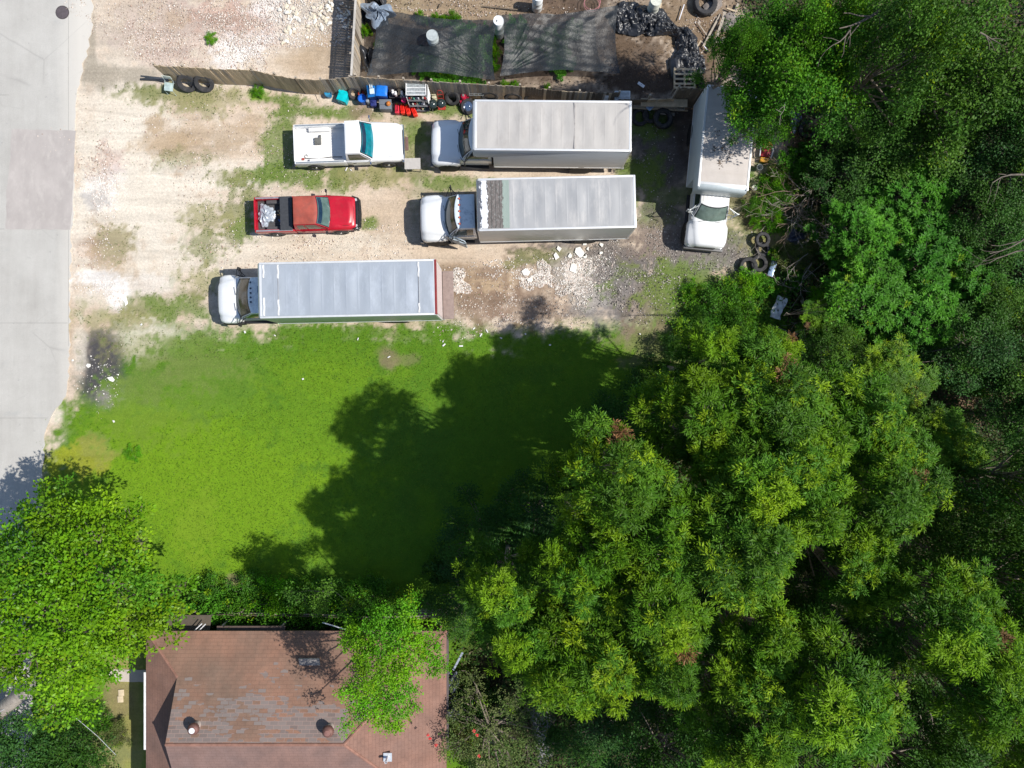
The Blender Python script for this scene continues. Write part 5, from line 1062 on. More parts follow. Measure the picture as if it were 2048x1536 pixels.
for k in range(150):
    ci = rnd.randrange(len(cen)); c_ = cen[ci]; sz = rnd.choice([.07,.09,.11,.15]); rock(c_[0]+rnd.gauss(0, c_[2]*.5), c_[1]+rnd.gauss(0, c_[3]*.5), sz, '%s pale concrete chunk of the rubble heap, %s' % ('larger' if sz > .1 else 'small', cname[ci]), 'pale rubble in the top yard')
for k in range(45): rock(rnd.uniform(672,700), rnd.gauss(30, 14), rnd.uniform(.06,.11), 'pale chunk lying in the shadow of the grey fence', 'pale rubble at the foot of the grey fence')
# stuff: gravel and crumbs as small faceted stones
def stones(name, label, spots, mats, smin, smax, seed):
    rs = np.random.RandomState(seed); V = []; Cc = []
    octa = np.array([[1,0,0],[0,1,0],[-1,0,0],[0,-1,0],[0,0,1.0]]); fs = [(0,1,4),(1,2,4),(2,3,4),(3,0,4)]
    for (cx, cy, rx, ry, nn, cols) in spots:
        a_ = rs.rand(nn)*2*np.pi; q_ = np.sqrt(rs.rand(nn))*(1+.35*np.sin(3*a_+cx)+.2*np.sin(5*a_+cy)); x = (cx-1024+rx*q_*np.cos(a_))*S; y = (768-cy-ry*q_*np.sin(a_))*S
        s = smin+(smax-smin)*rs.rand(nn)**3; th = rs.rand(nn)*6.3
        pts = octa[None]*(.6+.7*rs.rand(nn, 5, 1))*s[:, None, None]; pts[:, :, 2] *= .6
        px_ = pts[..., 0]*np.cos(th)[:, None]-pts[..., 1]*np.sin(th)[:, None]+x[:, None]; py_ = pts[..., 0]*np.sin(th)[:, None]+pts[..., 1]*np.cos(th)[:, None]+y[:, None]; pz = pts[..., 2]+.01
        p_ = np.stack([px_, py_, pz], -1); cidx = rs.randint(0, len(cols), nn); cc_ = np.array(cols)[cidx]*(.75+.4*rs.rand(nn, 1))
        for f in fs: V.append(p_[:, f, :].reshape(-1, 3)); Cc.append(np.repeat(cc_, 3, 0))
    o = raw_mesh(name, np.concatenate(V), 3, np.concatenate(Cc), mats); return tagset(o, label, kind='stuff')
vcm = bpy.data.materials.new('stone_colours'); n, l, b = nt(vcm); at_ = n.new('ShaderNodeAttribute'); at_.attribute_name = 'Col'; l.new(at_.outputs[0], b.inputs[0]); b.inputs['Roughness'].default_value = .95
WH = [(.78,.75,.72),(.70,.66,.60),(.6,.5,.44)]; RD = [(.45,.31,.25),(.6,.52,.46),(.34,.26,.2),(.72,.66,.6),(.55,.48,.41)]; DK = [(.1,.09,.08),(.3,.27,.24),(.5,.46,.42)]
stones('gravel', 'loose gravel and crumbled rubble over the lot', [
 (430,70,250,80,5200,RD),(480,30,80,40,1500,RD),(590,50,80,50,2200,WH),(480,100,70,40,900,WH),(300,60,90,60,900,RD),
 (917,565,20,26,1600,WH),(1053,556,19,21,900,WH),(1087,552,22,26,1500,WH),(1150,560,30,36,2600,WH),(1165,532,36,26,1200,WH),(1135,545,20,20,600,WH),(1165,600,16,16,250,WH),(1150,575,16,14,160,DK),(1200,540,60,60,500,WH),
 (205,380,34,46,900,WH),(200,330,34,40,600,RD),(195,490,40,60,500,RD),(200,575,40,18,350,WH),(236,600,14,22,160,WH),(205,760,44,60,160,WH),
 (1250,560,130,90,2500,DK),(1000,620,150,50,1600,RD),(1390,500,110,70,1800,DK),(700,480,200,50,700,WH),(450,300,260,120,1600,RD),(560,500,240,40,700,RD),(1310,300,60,120,400,DK),(1420,60,70,60,900,RD),(900,20,200,24,700,RD),(1010,540,100,30,500,WH)], vcm, .015, .05, 3)
crush = [((1160,505),.45,'largest white slab among the broken plaster below the middle truck'),((1118,497),.22,'thin white shard at the left of the broken plaster'),((1113,512),.26,'white shard left of the plaster heap'),((1170,487),.22,'white strip at the top of the broken plaster'),((1176,497),.16,'small white strip right of the largest slab'),((1140,512),.2,'white shard between the largest slab and the heap'),((1203,490),.18,'lone white shard at the right of the plaster'),((1203,506),.16,'narrow white shard below the lone one'),((1145,535),.42,'white slab lying on top of the plaster heap'),((1050,545),.34,'white slab on the small left plaster heap'),((1060,560),.25,'second slab on the small left plaster heap'),((1170,512),.2,'white piece at the foot of the largest slab'),((177,731),.22,'white sheet scrap in the upper part of the dark burnt patch'),((222,758),.24,'white sheet scrap at the right of the dark burnt patch'),((146,721),.1,'small white stone between road and burnt patch'),((228,843),.1,'small pale stone on the grass below the burnt patch')]
PLAS = M('white_plaster', (.80,.78,.72), .9, var=.08)
for k, ((x, y), s, l_) in enumerate(crush):
    s *= .85
    rr = random.Random(k); nn = rr.randint(4, 6); an = sorted(rr.random()*6.28 for _ in range(nn)); an = [i*6.28/nn+rr.uniform(-.4,.4) for i in range(nn)]
    pts = [(s*rr.uniform(.6,1.1)*math.cos(a_), s*rr.uniform(.45,.8)*math.sin(a_)) for a_ in an]; m = MB(); top = [(p[0], p[1], .04) for p in pts]; bot = [(p[0], p[1], 0) for p in pts]
    m.add(top+bot, [list(range(nn))]+[(i, (i+1) % nn, nn+(i+1) % nn, nn+i) for i in range(nn)]); o = m.build('plaster_shard', PLAS); at(o, x, y, .03, rr.random()*3); tagset(o, l_, 'shard')
# white curved cloth scrap near the road, litter
o = MB().grid(lambda u, v: (.12*(1-2*u)*(1.2-abs(v-.4))+.35*math.sin(v*2.4), .75*(1-2*v)*.62, .04+.02*math.sin(u*7+v*19)), 6, 18, thick=.02).build('white_cloth', PLAS); at(o, 236, 601, 0, R(35)); tagset(o, 'curved white cloth scrap near the road above the burnt patch', 'cloth')
LIT = M('litter_white', (.8,.8,.8), .6)
for k, (x, y) in enumerate([(948,657),(974,662),(962,670),(922,692),(886,683),(1051,668),(1002,676),(550,671),(490,664),(716,678),(606,758),(283,649),(778,714),(888,690),(1100,690),(1165,872),(1280,668),(702,340),(693,338),(1395,452),(355,1236)]):
    o = MB().rbox(-.07,.07,-.03,.03,0,.03,.01).build('litter', LIT); at(o, x, y, 0.02, jit(3)); o.scale = (rnd.uniform(.6,1.6), rnd.uniform(.7,1.5), 1); tagset(o, 'scrap of white litter lying on the grass', 'litter', 'white litter scraps')
# ---------------------------------------------------------------- vegetation
def leafmat(name, gloss=.4, trans=.3, hv=.0):
    m = bpy.data.materials.new(name); n, l, b = nt(m)
    at_ = n.new('ShaderNodeAttribute'); at_.attribute_name = 'Col'; oi = n.new('ShaderNodeObjectInfo')
    c = mixc(n, l, 1.0, at_.outputs[0], ramp(n, l, oi.outputs['Random'], [(0, (.82,.9,.8)), (.5, (1,1,1)), (1, (1.12,1.05,.9))]), 'MULTIPLY')
    l.new(c, b.inputs['Base Color']); b.inputs['Roughness'].default_value = gloss; b.inputs['Specular IOR Level'].default_value = .12
    t = n.new('ShaderNodeBsdfTranslucent'); tc = mixc(n, l, 1.0, c, (1.5,1.5,.6), 'MULTIPLY'); l.new(tc, t.inputs[0])
    mx = n.new('ShaderNodeMixShader'); mx.inputs[0].default_value = trans; l.new(b.outputs[0], mx.inputs[1]); l.new(t.outputs[0], mx.inputs[2]); l.new(mx.outputs[0], n['Material Output'].inputs[0])
    return m
LEAF = leafmat('foliage', .5, .16); LEAFG = leafmat('glossy_foliage', .40, .2)
BARK = M('bark', (.20,.165,.13), .95, var=.45, vs=9, bs=.8, stretch=(1,1,.3)); TWIG = M('pale_dead_wood', (.34,.30,.26), .9, var=.3)
def norm(a): return a/np.maximum(1e-6, np.linalg.norm(a, axis=-1, keepdims=True))
def quads(base, d, up, L, W, droop, fold=0):
    """rhombic leaves: base points, direction, normal-ish up, length, width"""
    s = norm(np.cross(d, up)); mid = base+d*(L*.45)[..., None]; tip = base+d*L[..., None]; tip[..., 2] -= droop*L
    a_ = mid+s*(W*.5)[..., None]; b_ = mid-s*(W*.5)[..., None]
    return np.stack([base, a_, tip, b_], -2).reshape(-1, 3)
def foliage(kind, T, O, TC, rng, sc=1.0):
    N = len(T)
    def rv(*s): return rng.standard_normal(s)
    if kind == 'pinnate':
        nL, Mn = 9, 6
        d = norm(O[:, None]*.45+norm(rv(N, nL, 3)*[1,1,.35])*1.0+np.array([0,0,.15])); L = (.36+.22*rng.random((N, nL)))*sc
        t = np.linspace(.2, 1, Mn)[None, None, :]
        base = T[:, None, None]+d[:, :, None]*(L[..., None]*t)[..., None]; base[..., 2] -= (.32*L[..., None]*t**2)
        side = norm(np.cross(d, [0,0,1.0]))[:, :, None]*np.where(np.arange(Mn) % 2, 1, -1)[None, None, :, None]
        ld = norm(d[:, :, None]*.9+side*.55+rv(N, nL, Mn, 3)*.18+np.array([0,0,-.25])); sh = L[..., None]*0+1
        LL = (.20+.09*rng.random((N, nL, Mn)))*sc; WW = LL*.25
        up = norm(np.array([0,0,1.0])+rv(N, nL, Mn, 3)*.35)
        V = quads(base, ld, up, LL, WW, .15); k = nL*Mn
    elif kind == 'broad':
        k = 15; off = norm(rv(N, k, 3))*(.08+.24*rng.random((N, k, 1)))*sc
        base = T[:, None]+off; d = norm(off+rv(N, k, 3)*.12+O[:, None]*.12+np.array([0,0,-.02])); LL = (.13+.07*rng.random((N, k)))*sc
        V = quads(base, d, norm(np.array([0,0,1.0])+rv(N, k, 3)*.42), LL, LL*.62, .12)
    elif kind == 'small':
        k = 26; off = norm(rv(N, k, 3))*(.05+.28*rng.random((N, k, 1)))*sc
        base = T[:, None]+off; d = norm(off+rv(N, k, 3)*.2); LL = (.085+.05*rng.random((N, k)))*sc
        V = quads(base, d, norm(np.array([0,0,1.0])+rv(N, k, 3)*.55), LL, LL*.58, .1)
    elif kind == 'palmate':
        k = 18; a_ = np.arange(k)*2.4+rng.random((N, 1))*6; el = np.where(np.arange(k) < 9, .15, .7)[None]+rv(N, k)*.12
        d = np.stack([np.cos(a_)*np.cos(el), np.sin(a_)*np.cos(el), np.sin(el)], -1)+O[:, None]*.2; d = norm(d)
        base = T[:, None]+d*.03; LL = (.2+.10*rng.random((N, k)))*sc
        V = quads(base, d, norm(np.array([0,0,1.0])+rv(N, k, 3)*.25), LL, LL*.27, .25)
    cols = np.repeat(TC, k, 0)*(.78+.44*rng.random((N*k, 1))); cols = np.repeat(cols, 4, 0)
    return V, cols
PAL = {'pinnate': [(.075,.185,.008),(.10,.215,.008),(.135,.245,.008),(.06,.155,.014),(.045,.13,.010)], 'yellow': [(.18,.29,.010),(.15,.26,.012)],
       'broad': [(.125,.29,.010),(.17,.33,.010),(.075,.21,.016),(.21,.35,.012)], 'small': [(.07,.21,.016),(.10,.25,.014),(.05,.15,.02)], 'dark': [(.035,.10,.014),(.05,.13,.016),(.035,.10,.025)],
       'palmate': [(.065,.22,.015),(.09,.26,.02),(.045,.16,.015)], 'dead': [(.19,.10,.05),(.24,.13,.065)], 'lime': [(.11,.33,.010),(.16,.36,.010),(.08,.26,.012)], 'olive': [(.13,.17,.05),(.16,.17,.07),(.1,.15,.04)], 'grn': [(.045,.12,.018),(.065,.15,.018)]}
def crown_clumps(R_, H, rng, n=13, flat=1.0):
    cl = []
    for i in range(n):
        a_ = i*2.4+rng.random()*.8; q_ = math.sqrt((i+.5)/n)*.86; rr = R_*(.23+.14*rng.random())*(1.1-.2*q_)
        x, y = R_*q_*math.cos(a_), R_*q_*math.sin(a_); z = H-rr*.75-(q_**2)*R_*.95*flat-rng.random()**1.5*R_*.75*flat
        cl.append((x, y, z, rr))
    for i in range(12):
        a_ = rng.random()*6.28; q_ = .70+.52*rng.random(); cl.append((R_*q_*math.cos(a_), R_*q_*math.sin(a_), H-R_*(.35+q_*.6+.7*rng.random())*flat, R_*(.12+.12*rng.random())))
    return cl
def make_tree(name, kind, pal, R_, H, seed, dens=9.0, clumps=None, n=13, yellow=.25, dead=0.0, sc=1.0, trunk_r=.14, base=(0,0), flat=1.0, mat=None, lean=None, lowfill=.3):
    rng = np.random.default_rng(seed); cl = clumps or crown_clumps(R_, H, rng, n, flat); T = []; O = []; TC = []
    pals = np.array(PAL[pal]); yl = np.array(PAL['yellow']); dd = np.array(PAL['dead'])
    for (x, y, z, r) in cl:
        m = max(6, int(dens*4*math.pi*r*r*.6)); v = norm(rng.standard_normal((m, 3))); v[:, 2] = np.where(v[:, 2] < -.25, -v[:, 2]*.6, v[:, 2]); v = norm(v)
        a_ = np.arctan2(v[:, 1], v[:, 0]); lump = 1+.26*np.sin(a_*3+z*3)+.20*np.sin(a_*5+x*7)+.17*rng.standard_normal(m)
        rad = r*lump*np.where(rng.random(m) < lowfill, .45+.4*rng.random(m), 1.0)
        p = np.stack([x+v[:, 0]*rad, y+v[:, 1]*rad, z+v[:, 2]*rad*.75], -1); T.append(p); O.append(v)
        base_c = pals[rng.integers(len(pals))]*(.85+.3*rng.random()); c = base_c[None]*.7*(.7+.55*rng.random())+pals[rng.integers(len(pals), size=m)]*.3
        if rng.random() < dead and r < R_*.2: c = dd[rng.integers(2, size=m)]*(.7+.5*rng.random((m, 1))); 
        else:
            yk = (v[:, 2] > .35) & (rng.random(m) < yellow*(1.6 if rng.random() < .5 else .3)); c = np.where(yk[:, None], yl[rng.integers(2, size=m)], c)
        TC.append(c)
    T = np.concatenate(T); O = np.concatenate(O); TC = np.concatenate(TC)
    V, c = foliage(kind, T, O, TC, rng, sc)
    t = bpy.data.objects.new(name, None); C.objects.link(t)
    # trunk with limbs running to every clump
    m_ = MB(); rr = random.Random(seed); zs = min(c_[2]-c_[3] for c_ in cl); bx, by = base; top = Vector((sum(c_[0] for c_ in cl)/len(cl), sum(c_[1] for c_ in cl)/len(cl), H*.55)); b0 = Vector((bx, by, -.1))
    pts = [b0, b0.lerp(top, .35)+Vector((jit(.1), jit(.1), 0)), b0.lerp(top, .7)+Vector((jit(.12), jit(.12), 0)), top]
    m_.tube(pts, [trunk_r*1.35, trunk_r, trunk_r*.85, trunk_r*.6], 9)
    for (x, y, z, r) in cl:
        s = pts[1].lerp(pts[3], rr.uniform(.2, 1)); e = Vector((x, y, z)); mid = s.lerp(e, .5)+Vector((jit(.15), jit(.15), -.12*r))
        m_.tube([s, mid, e], [trunk_r*.42, trunk_r*.28, trunk_r*.12], 6)
        for k in range(4):
            a_ = rr.random()*6.3; ee = e+Vector((math.cos(a_)*r*.8, math.sin(a_)*r*.8, r*.45)); m_.tube([e.lerp(mid, .2), e.lerp(ee, .5)+Vector((0,0,-.05)), ee], [trunk_r*.14, trunk_r*.09, .012], 4)
    m_.build('trunk', BARK, t, fix=False)
    raw_mesh('crown', V, 4, c, mat or LEAF, t)
    return t
PROT = {}
def proto(key):
    if key in PROT: return PROT[key], True
    fam, i = key
    S_ = 100+i*7+sum(ord(ch) for ch in fam)
    if fam == 'feather': t = make_tree('feathery_tree', 'pinnate', 'pinnate', 2.6, 14.0, S_, dens=5.0, n=10, yellow=.13, dead=(.04,.08,.03,.10)[i % 4], trunk_r=.2, lowfill=.22); base = (2.6, 14.0)
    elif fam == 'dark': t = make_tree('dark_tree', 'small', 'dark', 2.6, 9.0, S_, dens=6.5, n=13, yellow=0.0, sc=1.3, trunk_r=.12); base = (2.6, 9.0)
    elif fam == 'oak': t = make_tree('leafy_tree', 'small', 'small', 2.6, 9.0, S_, dens=9.5, n=14, yellow=.05, sc=1.1); base = (2.6, 9.0)
    elif fam == 'star': t = make_tree('broadleaf_shrub_tree', 'palmate', 'palmate', 2.2, 5.5, S_, dens=7.5, n=13, yellow=.03, trunk_r=.08, lowfill=.4); base = (2.2, 5.5)
    elif fam == 'mid': t = make_tree('leafy_tree', 'small', 'grn', 2.6, 8.0, S_, dens=7.5, n=13, yellow=.03, sc=1.2); base = (2.6, 8.0)
    elif fam == 'olive': t = make_tree('olive_tree', 'small', 'olive', 2.6, 7.0, S_, dens=5.5, n=13, yellow=.03, sc=.9); base = (2.6, 7.0)
    t['_b'] = base; PROT[key] = t; return t, False
def tree(fam, i, px, py, rpx, h, label, group=None, name=None, cat='tree'):
    i = i % 3 if fam != 'feather' else i; t, used = proto((fam, i)); R0, H0 = t['_b']; p = P(px, py, h*.82); rw = rpx*S*(CAM_H-h*.82)/CAM_H
    if used: t = copy_tree(t)
    t.location = (p.x, p.y, 0); t.rotation_euler = (0, 0, rnd.random()*6.28); t.scale = (rw/R0/1.0, rw/R0, h/H0)
    if fam == 'feather': t.scale = (t.scale[0]*.9, t.scale[1]*.9, t.scale[2])
    if name: t.name = name
    tagset(t, label, cat, group); return t
GF = 'trees of the wood along the lot'
FT = [ # fam, variant, px, py, r, h, label
 ('feather',0,1235,975,112,15.5,'silvery green feathery tree jutting farthest into the shaded lawn'),
 ('feather',1,1185,1125,100,15,'feathery tree just below the one jutting into the shaded lawn'),
 ('feather',2,1010,1185,92,12.5,'feathery tree with yellow tips standing nearest the lime tree over the roof'),
 ('feather',3,1335,1090,118,14.8,'feathery tree in the centre of the lower wood, right of the jutting one'),
 ('feather',0,1475,1085,125,15.4,'broad feathery tree in the middle of the lower wood'),
 ('feather',1,1600,985,115,15.0,'tall feathery tree up slope from the middle of the lower wood'),
 ('feather',2,1490,945,112,14.4,'feathery tree with rusty patch above the middle of the lower wood'),
 ('feather',3,1390,845,108,13,'feathery tree overhanging the upper right corner of the shaded lawn'),
 ('feather',0,1550,830,115,13.6,'feathery tree below the brown dead foliage clusters'),
 ('feather',1,1690,850,112,13.2,'feathery tree left of the brown clearing'),
 ('feather',2,1420,725,84,10.5,'low feathery tree beside the sunny weeds and the lot edge'),
 ('feather',3,1540,728,66,11,'low feathery tree under the torn mattress'),
 ('feather',0,1780,770,74,5.6,'bright low feathery tree touching the star leaved thicket from below'),
 ('feather',1,1155,1335,112,13.8,'feathery tree with bright hanging tips right of the house gap'),
 ('feather',2,1060,1265,88,12,'feathery tree above the gap at the right of the house'),
 ('feather',3,1290,1215,118,15.0,'yellow tipped feathery tree in the lower middle of the wood'),
 ('feather',0,1330,1320,88,13.6,'feathery tree reaching down to the dark gap at the bottom'),
 ('feather',1,1530,1310,108,14.0,'feathery tree right of the dark gap, lower part of the wood'),
 ('feather',2,1660,1405,132,14.4,'wide feathery tree with rusty patches near the bottom edge'),
 ('feather',3,1500,1450,104,13.4,'feathery tree at the bottom edge left of the wide rusty one'),
 ('feather',0,1770,975,104,13.4,'feathery tree below the brown clearing'),
 ('mid',0,1900,1080,108,8.4,'duller green tree on the right side below the clearing'),
 ('feather',1,1740,1150,92,12.6,'feathery tree between the middle of the wood and the dull green one'),
 ('feather',2,1880,1240,112,14.2,'bright feathery tree right of the narrow dark gap'),
 ('feather',3,1985,1370,112,15.0,'feathery tree at the right edge, third above the bottom corner'),
 ('mid',1,2020,985,84,8.6,'yellowish green tree cut by the right edge beside the clearing'),
 ('dark',0,1900,1480,110,6.0,'dark low tree in the bottom right corner'),
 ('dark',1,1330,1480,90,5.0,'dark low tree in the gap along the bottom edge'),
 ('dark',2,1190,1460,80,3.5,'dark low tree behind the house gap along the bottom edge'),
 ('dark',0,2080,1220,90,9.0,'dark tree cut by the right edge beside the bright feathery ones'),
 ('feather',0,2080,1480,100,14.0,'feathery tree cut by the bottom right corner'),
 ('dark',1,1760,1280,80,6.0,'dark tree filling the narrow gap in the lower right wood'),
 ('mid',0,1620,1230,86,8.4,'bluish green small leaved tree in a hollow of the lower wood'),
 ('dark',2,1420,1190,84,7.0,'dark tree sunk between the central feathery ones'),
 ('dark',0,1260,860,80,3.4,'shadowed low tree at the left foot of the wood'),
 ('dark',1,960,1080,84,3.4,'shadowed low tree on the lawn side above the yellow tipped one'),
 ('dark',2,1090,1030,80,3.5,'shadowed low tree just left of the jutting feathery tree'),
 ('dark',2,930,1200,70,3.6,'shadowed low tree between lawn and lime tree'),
 ('olive',0,985,1490,110,4.8,'thin olive shrub tree with small red flowers at the right corner of the house'),
 ('oak',0,1612,105,130,10.6,'big bright green tree overhanging the upright truck, upper crown'),
 ('oak',1,1540,195,70,8.6,'bright green lower tree touching the upright truck roof'),
 ('oak',2,1492,90,56,9.6,'bright green tree beside the scrap wood pile'),
 ('oak',0,1680,40,92,11.0,'bright tree at the top edge right of the big bright one'),
 ('mid',1,1830,70,112,12.0,'tall dull green tree at the top edge, left of the corner'),
 ('mid',0,1960,110,135,9.5,'tallest dull green tree in the top right corner'),
 ('mid',1,1880,240,112,5.0,'dull green tree below the two tall corner trees'),
 ('dark',0,1770,250,92,3.6,'dark tree in the shade right of the big bright tree'),
 ('dark',1,1710,330,72,2.8,'dark low tree above the brush pile'),
 ('dark',2,1990,300,90,4.8,'dark tree along the right edge below the corner'),
 ('star',0,1742,470,78,3.8,'uppermost bright star leaved thicket tree beside the brush pile'),
 ('star',1,1755,590,96,4.2,'large bright star leaved thicket tree below the uppermost one'),
 ('star',0,1865,620,86,4.1,'bright star leaved thicket tree at the right end of the thicket'),
 ('star',1,1860,505,96,4.1,'darker star leaved thicket tree at the back of the thicket'),
 ('star',0,1850,370,88,3.4,'dark star leaved thicket tree far above the bright thicket'),
 ('star',1,1960,570,80,3.6,'star leaved thicket tree near the right edge'),
 ('dark',0,2010,440,84,5.0,'dark tree near the right edge behind the star leaved thicket'),
 ('dark',2,1990,700,84,5.2,'dark tree near the right edge above the brown clearing'),
 ('mid',2,1985,1180,72,8.0,'green tree between the dull green one and the right edge'),
 ('mid',0,1955,955,58,4.4,'low green tree under the right end of the clearing'),
 ('mid',1,2010,600,66,4.0,'low green tree at the right edge above the long grey poles'),
 ('mid',2,2030,1090,60,6.0,'small green tree touching the right edge below the clearing'),
 ('mid',0,1930,720,60,3.4,'low green bush tree above the brown clearing'),
 ('dark',1,2030,830,60,4.2,'dark bush tree at the right edge of the brown clearing'),
 ('mid',1,1680,700,60,4.0,'green bush tree below the bright star leaved thicket'),
 ('feather',3,1650,640,40,3.0,'small feathery sapling over the fallen logs'),
 ('feather',1,1880,895,76,7.0,'olive feathery tree directly below the brown clearing'),
]
OUT = [(2170,80,130,9),(2180,330,130,6),(2180,560,120,4.6),(2170,780,110,6),(2200,1000,120,14),(2190,1230,120,15),(2200,1460,120,14),(1650,1600,110,12),(1350,1610,110,11),(1900,1620,110,13),(2110,190,90,8),(2100,660,70,4.5)]
on_ = ['uppermost','second','third','fourth','fifth','sixth','seventh']
for k_, (x_, y_, r_, h_) in enumerate(OUT): FT.append(('mid' if k_ % 2 else 'dark', k_ % 3, x_, y_, r_, h_, 'tall tree whose crown only grazes the %s' % (('right edge of the picture, %s from the top' % on_[k_]) if k_ < 7 else ('bottom edge, %s' % ['in the middle of the wood','left of the wood gap','toward the right corner'][k_-7] if k_ < 10 else 'right edge, %s of two smaller ones' % ['upper','lower'][k_-10]))))
for f_ in FT: tree(*f_, group=GF, name={'feather': 'feathery_tree', 'dark': 'dark_tree', 'oak': 'leafy_tree', 'star': 'thicket_tree', 'mid': 'leafy_tree', 'olive': 'flowering_tree'}[f_[0]])
for k, t in list(PROT.items()):
    if '_b' in t: del t['_b']
for o in bpy.data.objects:
    if '_b' in o: del o['_b']
# big broadleaf tree in the lower left corner
def custom(name, kind, pal, spec, basepx, seed, label, dens, sc, yellow, mat, trunk_r, lowfill=.3):
    b0 = P(*basepx); cl = []; zt = 0
    for (x, y, h, r) in spec:
        p = P(x, y, h); k = S*(CAM_H-h)/CAM_H; cl.append((p.x-b0.x, p.y-b0.y, h-.3, r*k)); zt = max(zt, h)
    t = make_tree(name, kind, pal, 3, zt, seed, dens=dens, clumps=cl, yellow=yellow, sc=sc, trunk_r=trunk_r, mat=mat, lowfill=lowfill); t.location = (b0.x, b0.y, 0)
    return tagset(t, label, 'tree')
custom('broadleaf_tree', 'broad', 'broad', [(120,1002,6.0,32),(50,1026,5.5,22),(190,1028,6.2,40),(252,1040,6,30),(275,1018,5.4,14),(84,978,5.2,12),(110,1060,7,56),(30,1075,6.4,46),(190,1085,7.4,58),(250,1115,6.2,40),(130,1150,8,66),(40,1150,7.5,62),(230,1170,7.2,56),(305,1195,6,34),(345,1180,5.4,20),(365,1170,5.2,10),(-30,1130,7,60),
   (90,1230,8,66),(180,1250,7.6,64),(270,1250,6.6,50),(320,1240,5.8,36),(0,1240,7.6,62),(60,1310,7,56),(140,1330,7,56),(220,1310,6.4,46),(-40,1310,7,60),(150,1395,6,40),(100,1420,5.6,34),(20,1340,6.4,40),(355,1215,5,20),(45,1130,8,50),(-80,1210,7,60)], (-110,1440), 5,
   'big yellow green broadleaf tree filling the lower left corner over the road', 9.0, 1.0, .10, LEAFG, .30, .12)
custom('lime_tree', 'small', 'lime', [(770,1265,9.2,42),(720,1290,8.8,34),(820,1270,9,34),(745,1340,9.3,42),(800,1335,9,36),(790,1390,8.6,34),(735,1400,8.4,32),(765,1440,7.8,26),(710,1430,7.6,18),(855,1300,8.2,28),(875,1340,7.6,18),(820,1210,7.8,20),(700,1265,7.8,18),(795,1455,7,12),(690,1385,7.4,14),(820,1420,7.2,14),(745,1240,7.8,22),(690,1460,6.6,10)], (800,1240), 6,
   'lime green tree hanging over the right part of the red roof', 21, .85, .12, LEAF, .12)
custom('flowering_shrub', 'small', 'dark', [(40,1480,2.6,60),(110,1500,2.4,50),(-10,1540,2.6,60),(170,1530,2.0,40),(70,1560,2.4,50)], (60,1520), 7, 'dark shrub in the very bottom left corner beside the road', 9, 1.2, .05, LEAF, .05)
custom('slender_tree', 'small', 'small', [(1690,600,13.0,20),(1703,588,12.8,15),(1678,618,12.8,14),(1690,580,12.6,12),(1708,612,12.6,12)], (1585,628), 12, 'slender tall tree rising at the left edge of the star leaved thicket', 14, 1.0, .05, LEAF, .018)
# twig branches whose shadows fall on the roof come from a tall bare-ish sapling
custom('sapling', 'small', 'grn', [(640,1205,6.5,18),(600,1200,6,14),(655,1180,7.0,14),(575,1190,5.6,10),(700,1215,6.4,14)], (650,1205), 9, 'slender sapling standing behind the house left of the lime tree', 14, 1.0, .05, LEAF, .05)
# shrubs
SH = {}
def shrub(fam, i, px, py, rpx, h, label, group, name='shrub'):
    key = (fam, i)
    if key not in SH:
        kind = {'grn': 'small', 'lime': 'small', 'palm': 'palmate', 'olive': 'small', 'dark': 'small'}[fam]; pal = {'grn': 'small', 'lime': 'lime', 'palm': 'palmate', 'olive': 'olive', 'dark': 'dark'}[fam]
        t = make_tree(name, kind, pal, 1.0, 1.0, 300+i*3+ord(fam[0]), dens=22, n=9, yellow=.06, sc=.7 if kind == 'small' else .75, trunk_r=.03, flat=.45); SH[key] = t
    else: t = copy_tree(SH[key])
    p = P(px, py, h*.6); rw = rpx*S; t.location = (p.x, p.y, 0); t.rotation_euler = (0,0,rnd.random()*6.28); t.scale = (rw, rw, h); t.name = name
    return tagset(t, label, 'shrub', group)
HG = 'shrubs along the garden fence'; ordn = ['leftmost','second from the left','third from the left','fourth from the left','fifth from the left','sixth from the left','seventh from the left','eighth from the left','ninth from the left','tenth from the left','rightmost but one','rightmost']
for k, (x, y, r, h, f_) in enumerate([(420,1195,30,1.2,'grn'),(430,1240,34,1.9,'palm'),(480,1236,32,1.8,'grn'),(500,1190,28,1.1,'grn'),(545,1205,34,1.7,'lime'),(565,1235,34,2.0,'grn'),(600,1195,26,1.2,'grn'),(625,1225,30,1.9,'grn'),(690,1230,30,1.9,'grn'),(720,1205,32,1.6,'grn'),(660,1190,24,1.2,'grn'),(760,1195,30,1.5,'grn')]):
    shrub(f_, k % 2, x, y, r*1.3, h*1.1, '%s %sshrub growing along the garden fence behind the house' % (['first','second','third','fourth','fifth','sixth','seventh','eighth','tenth','eleventh','ninth','twelfth'][k], 'lime ' if f_ == 'lime' else 'green '), HG)
WG = 'weedy shrubs at the edge of the lot'
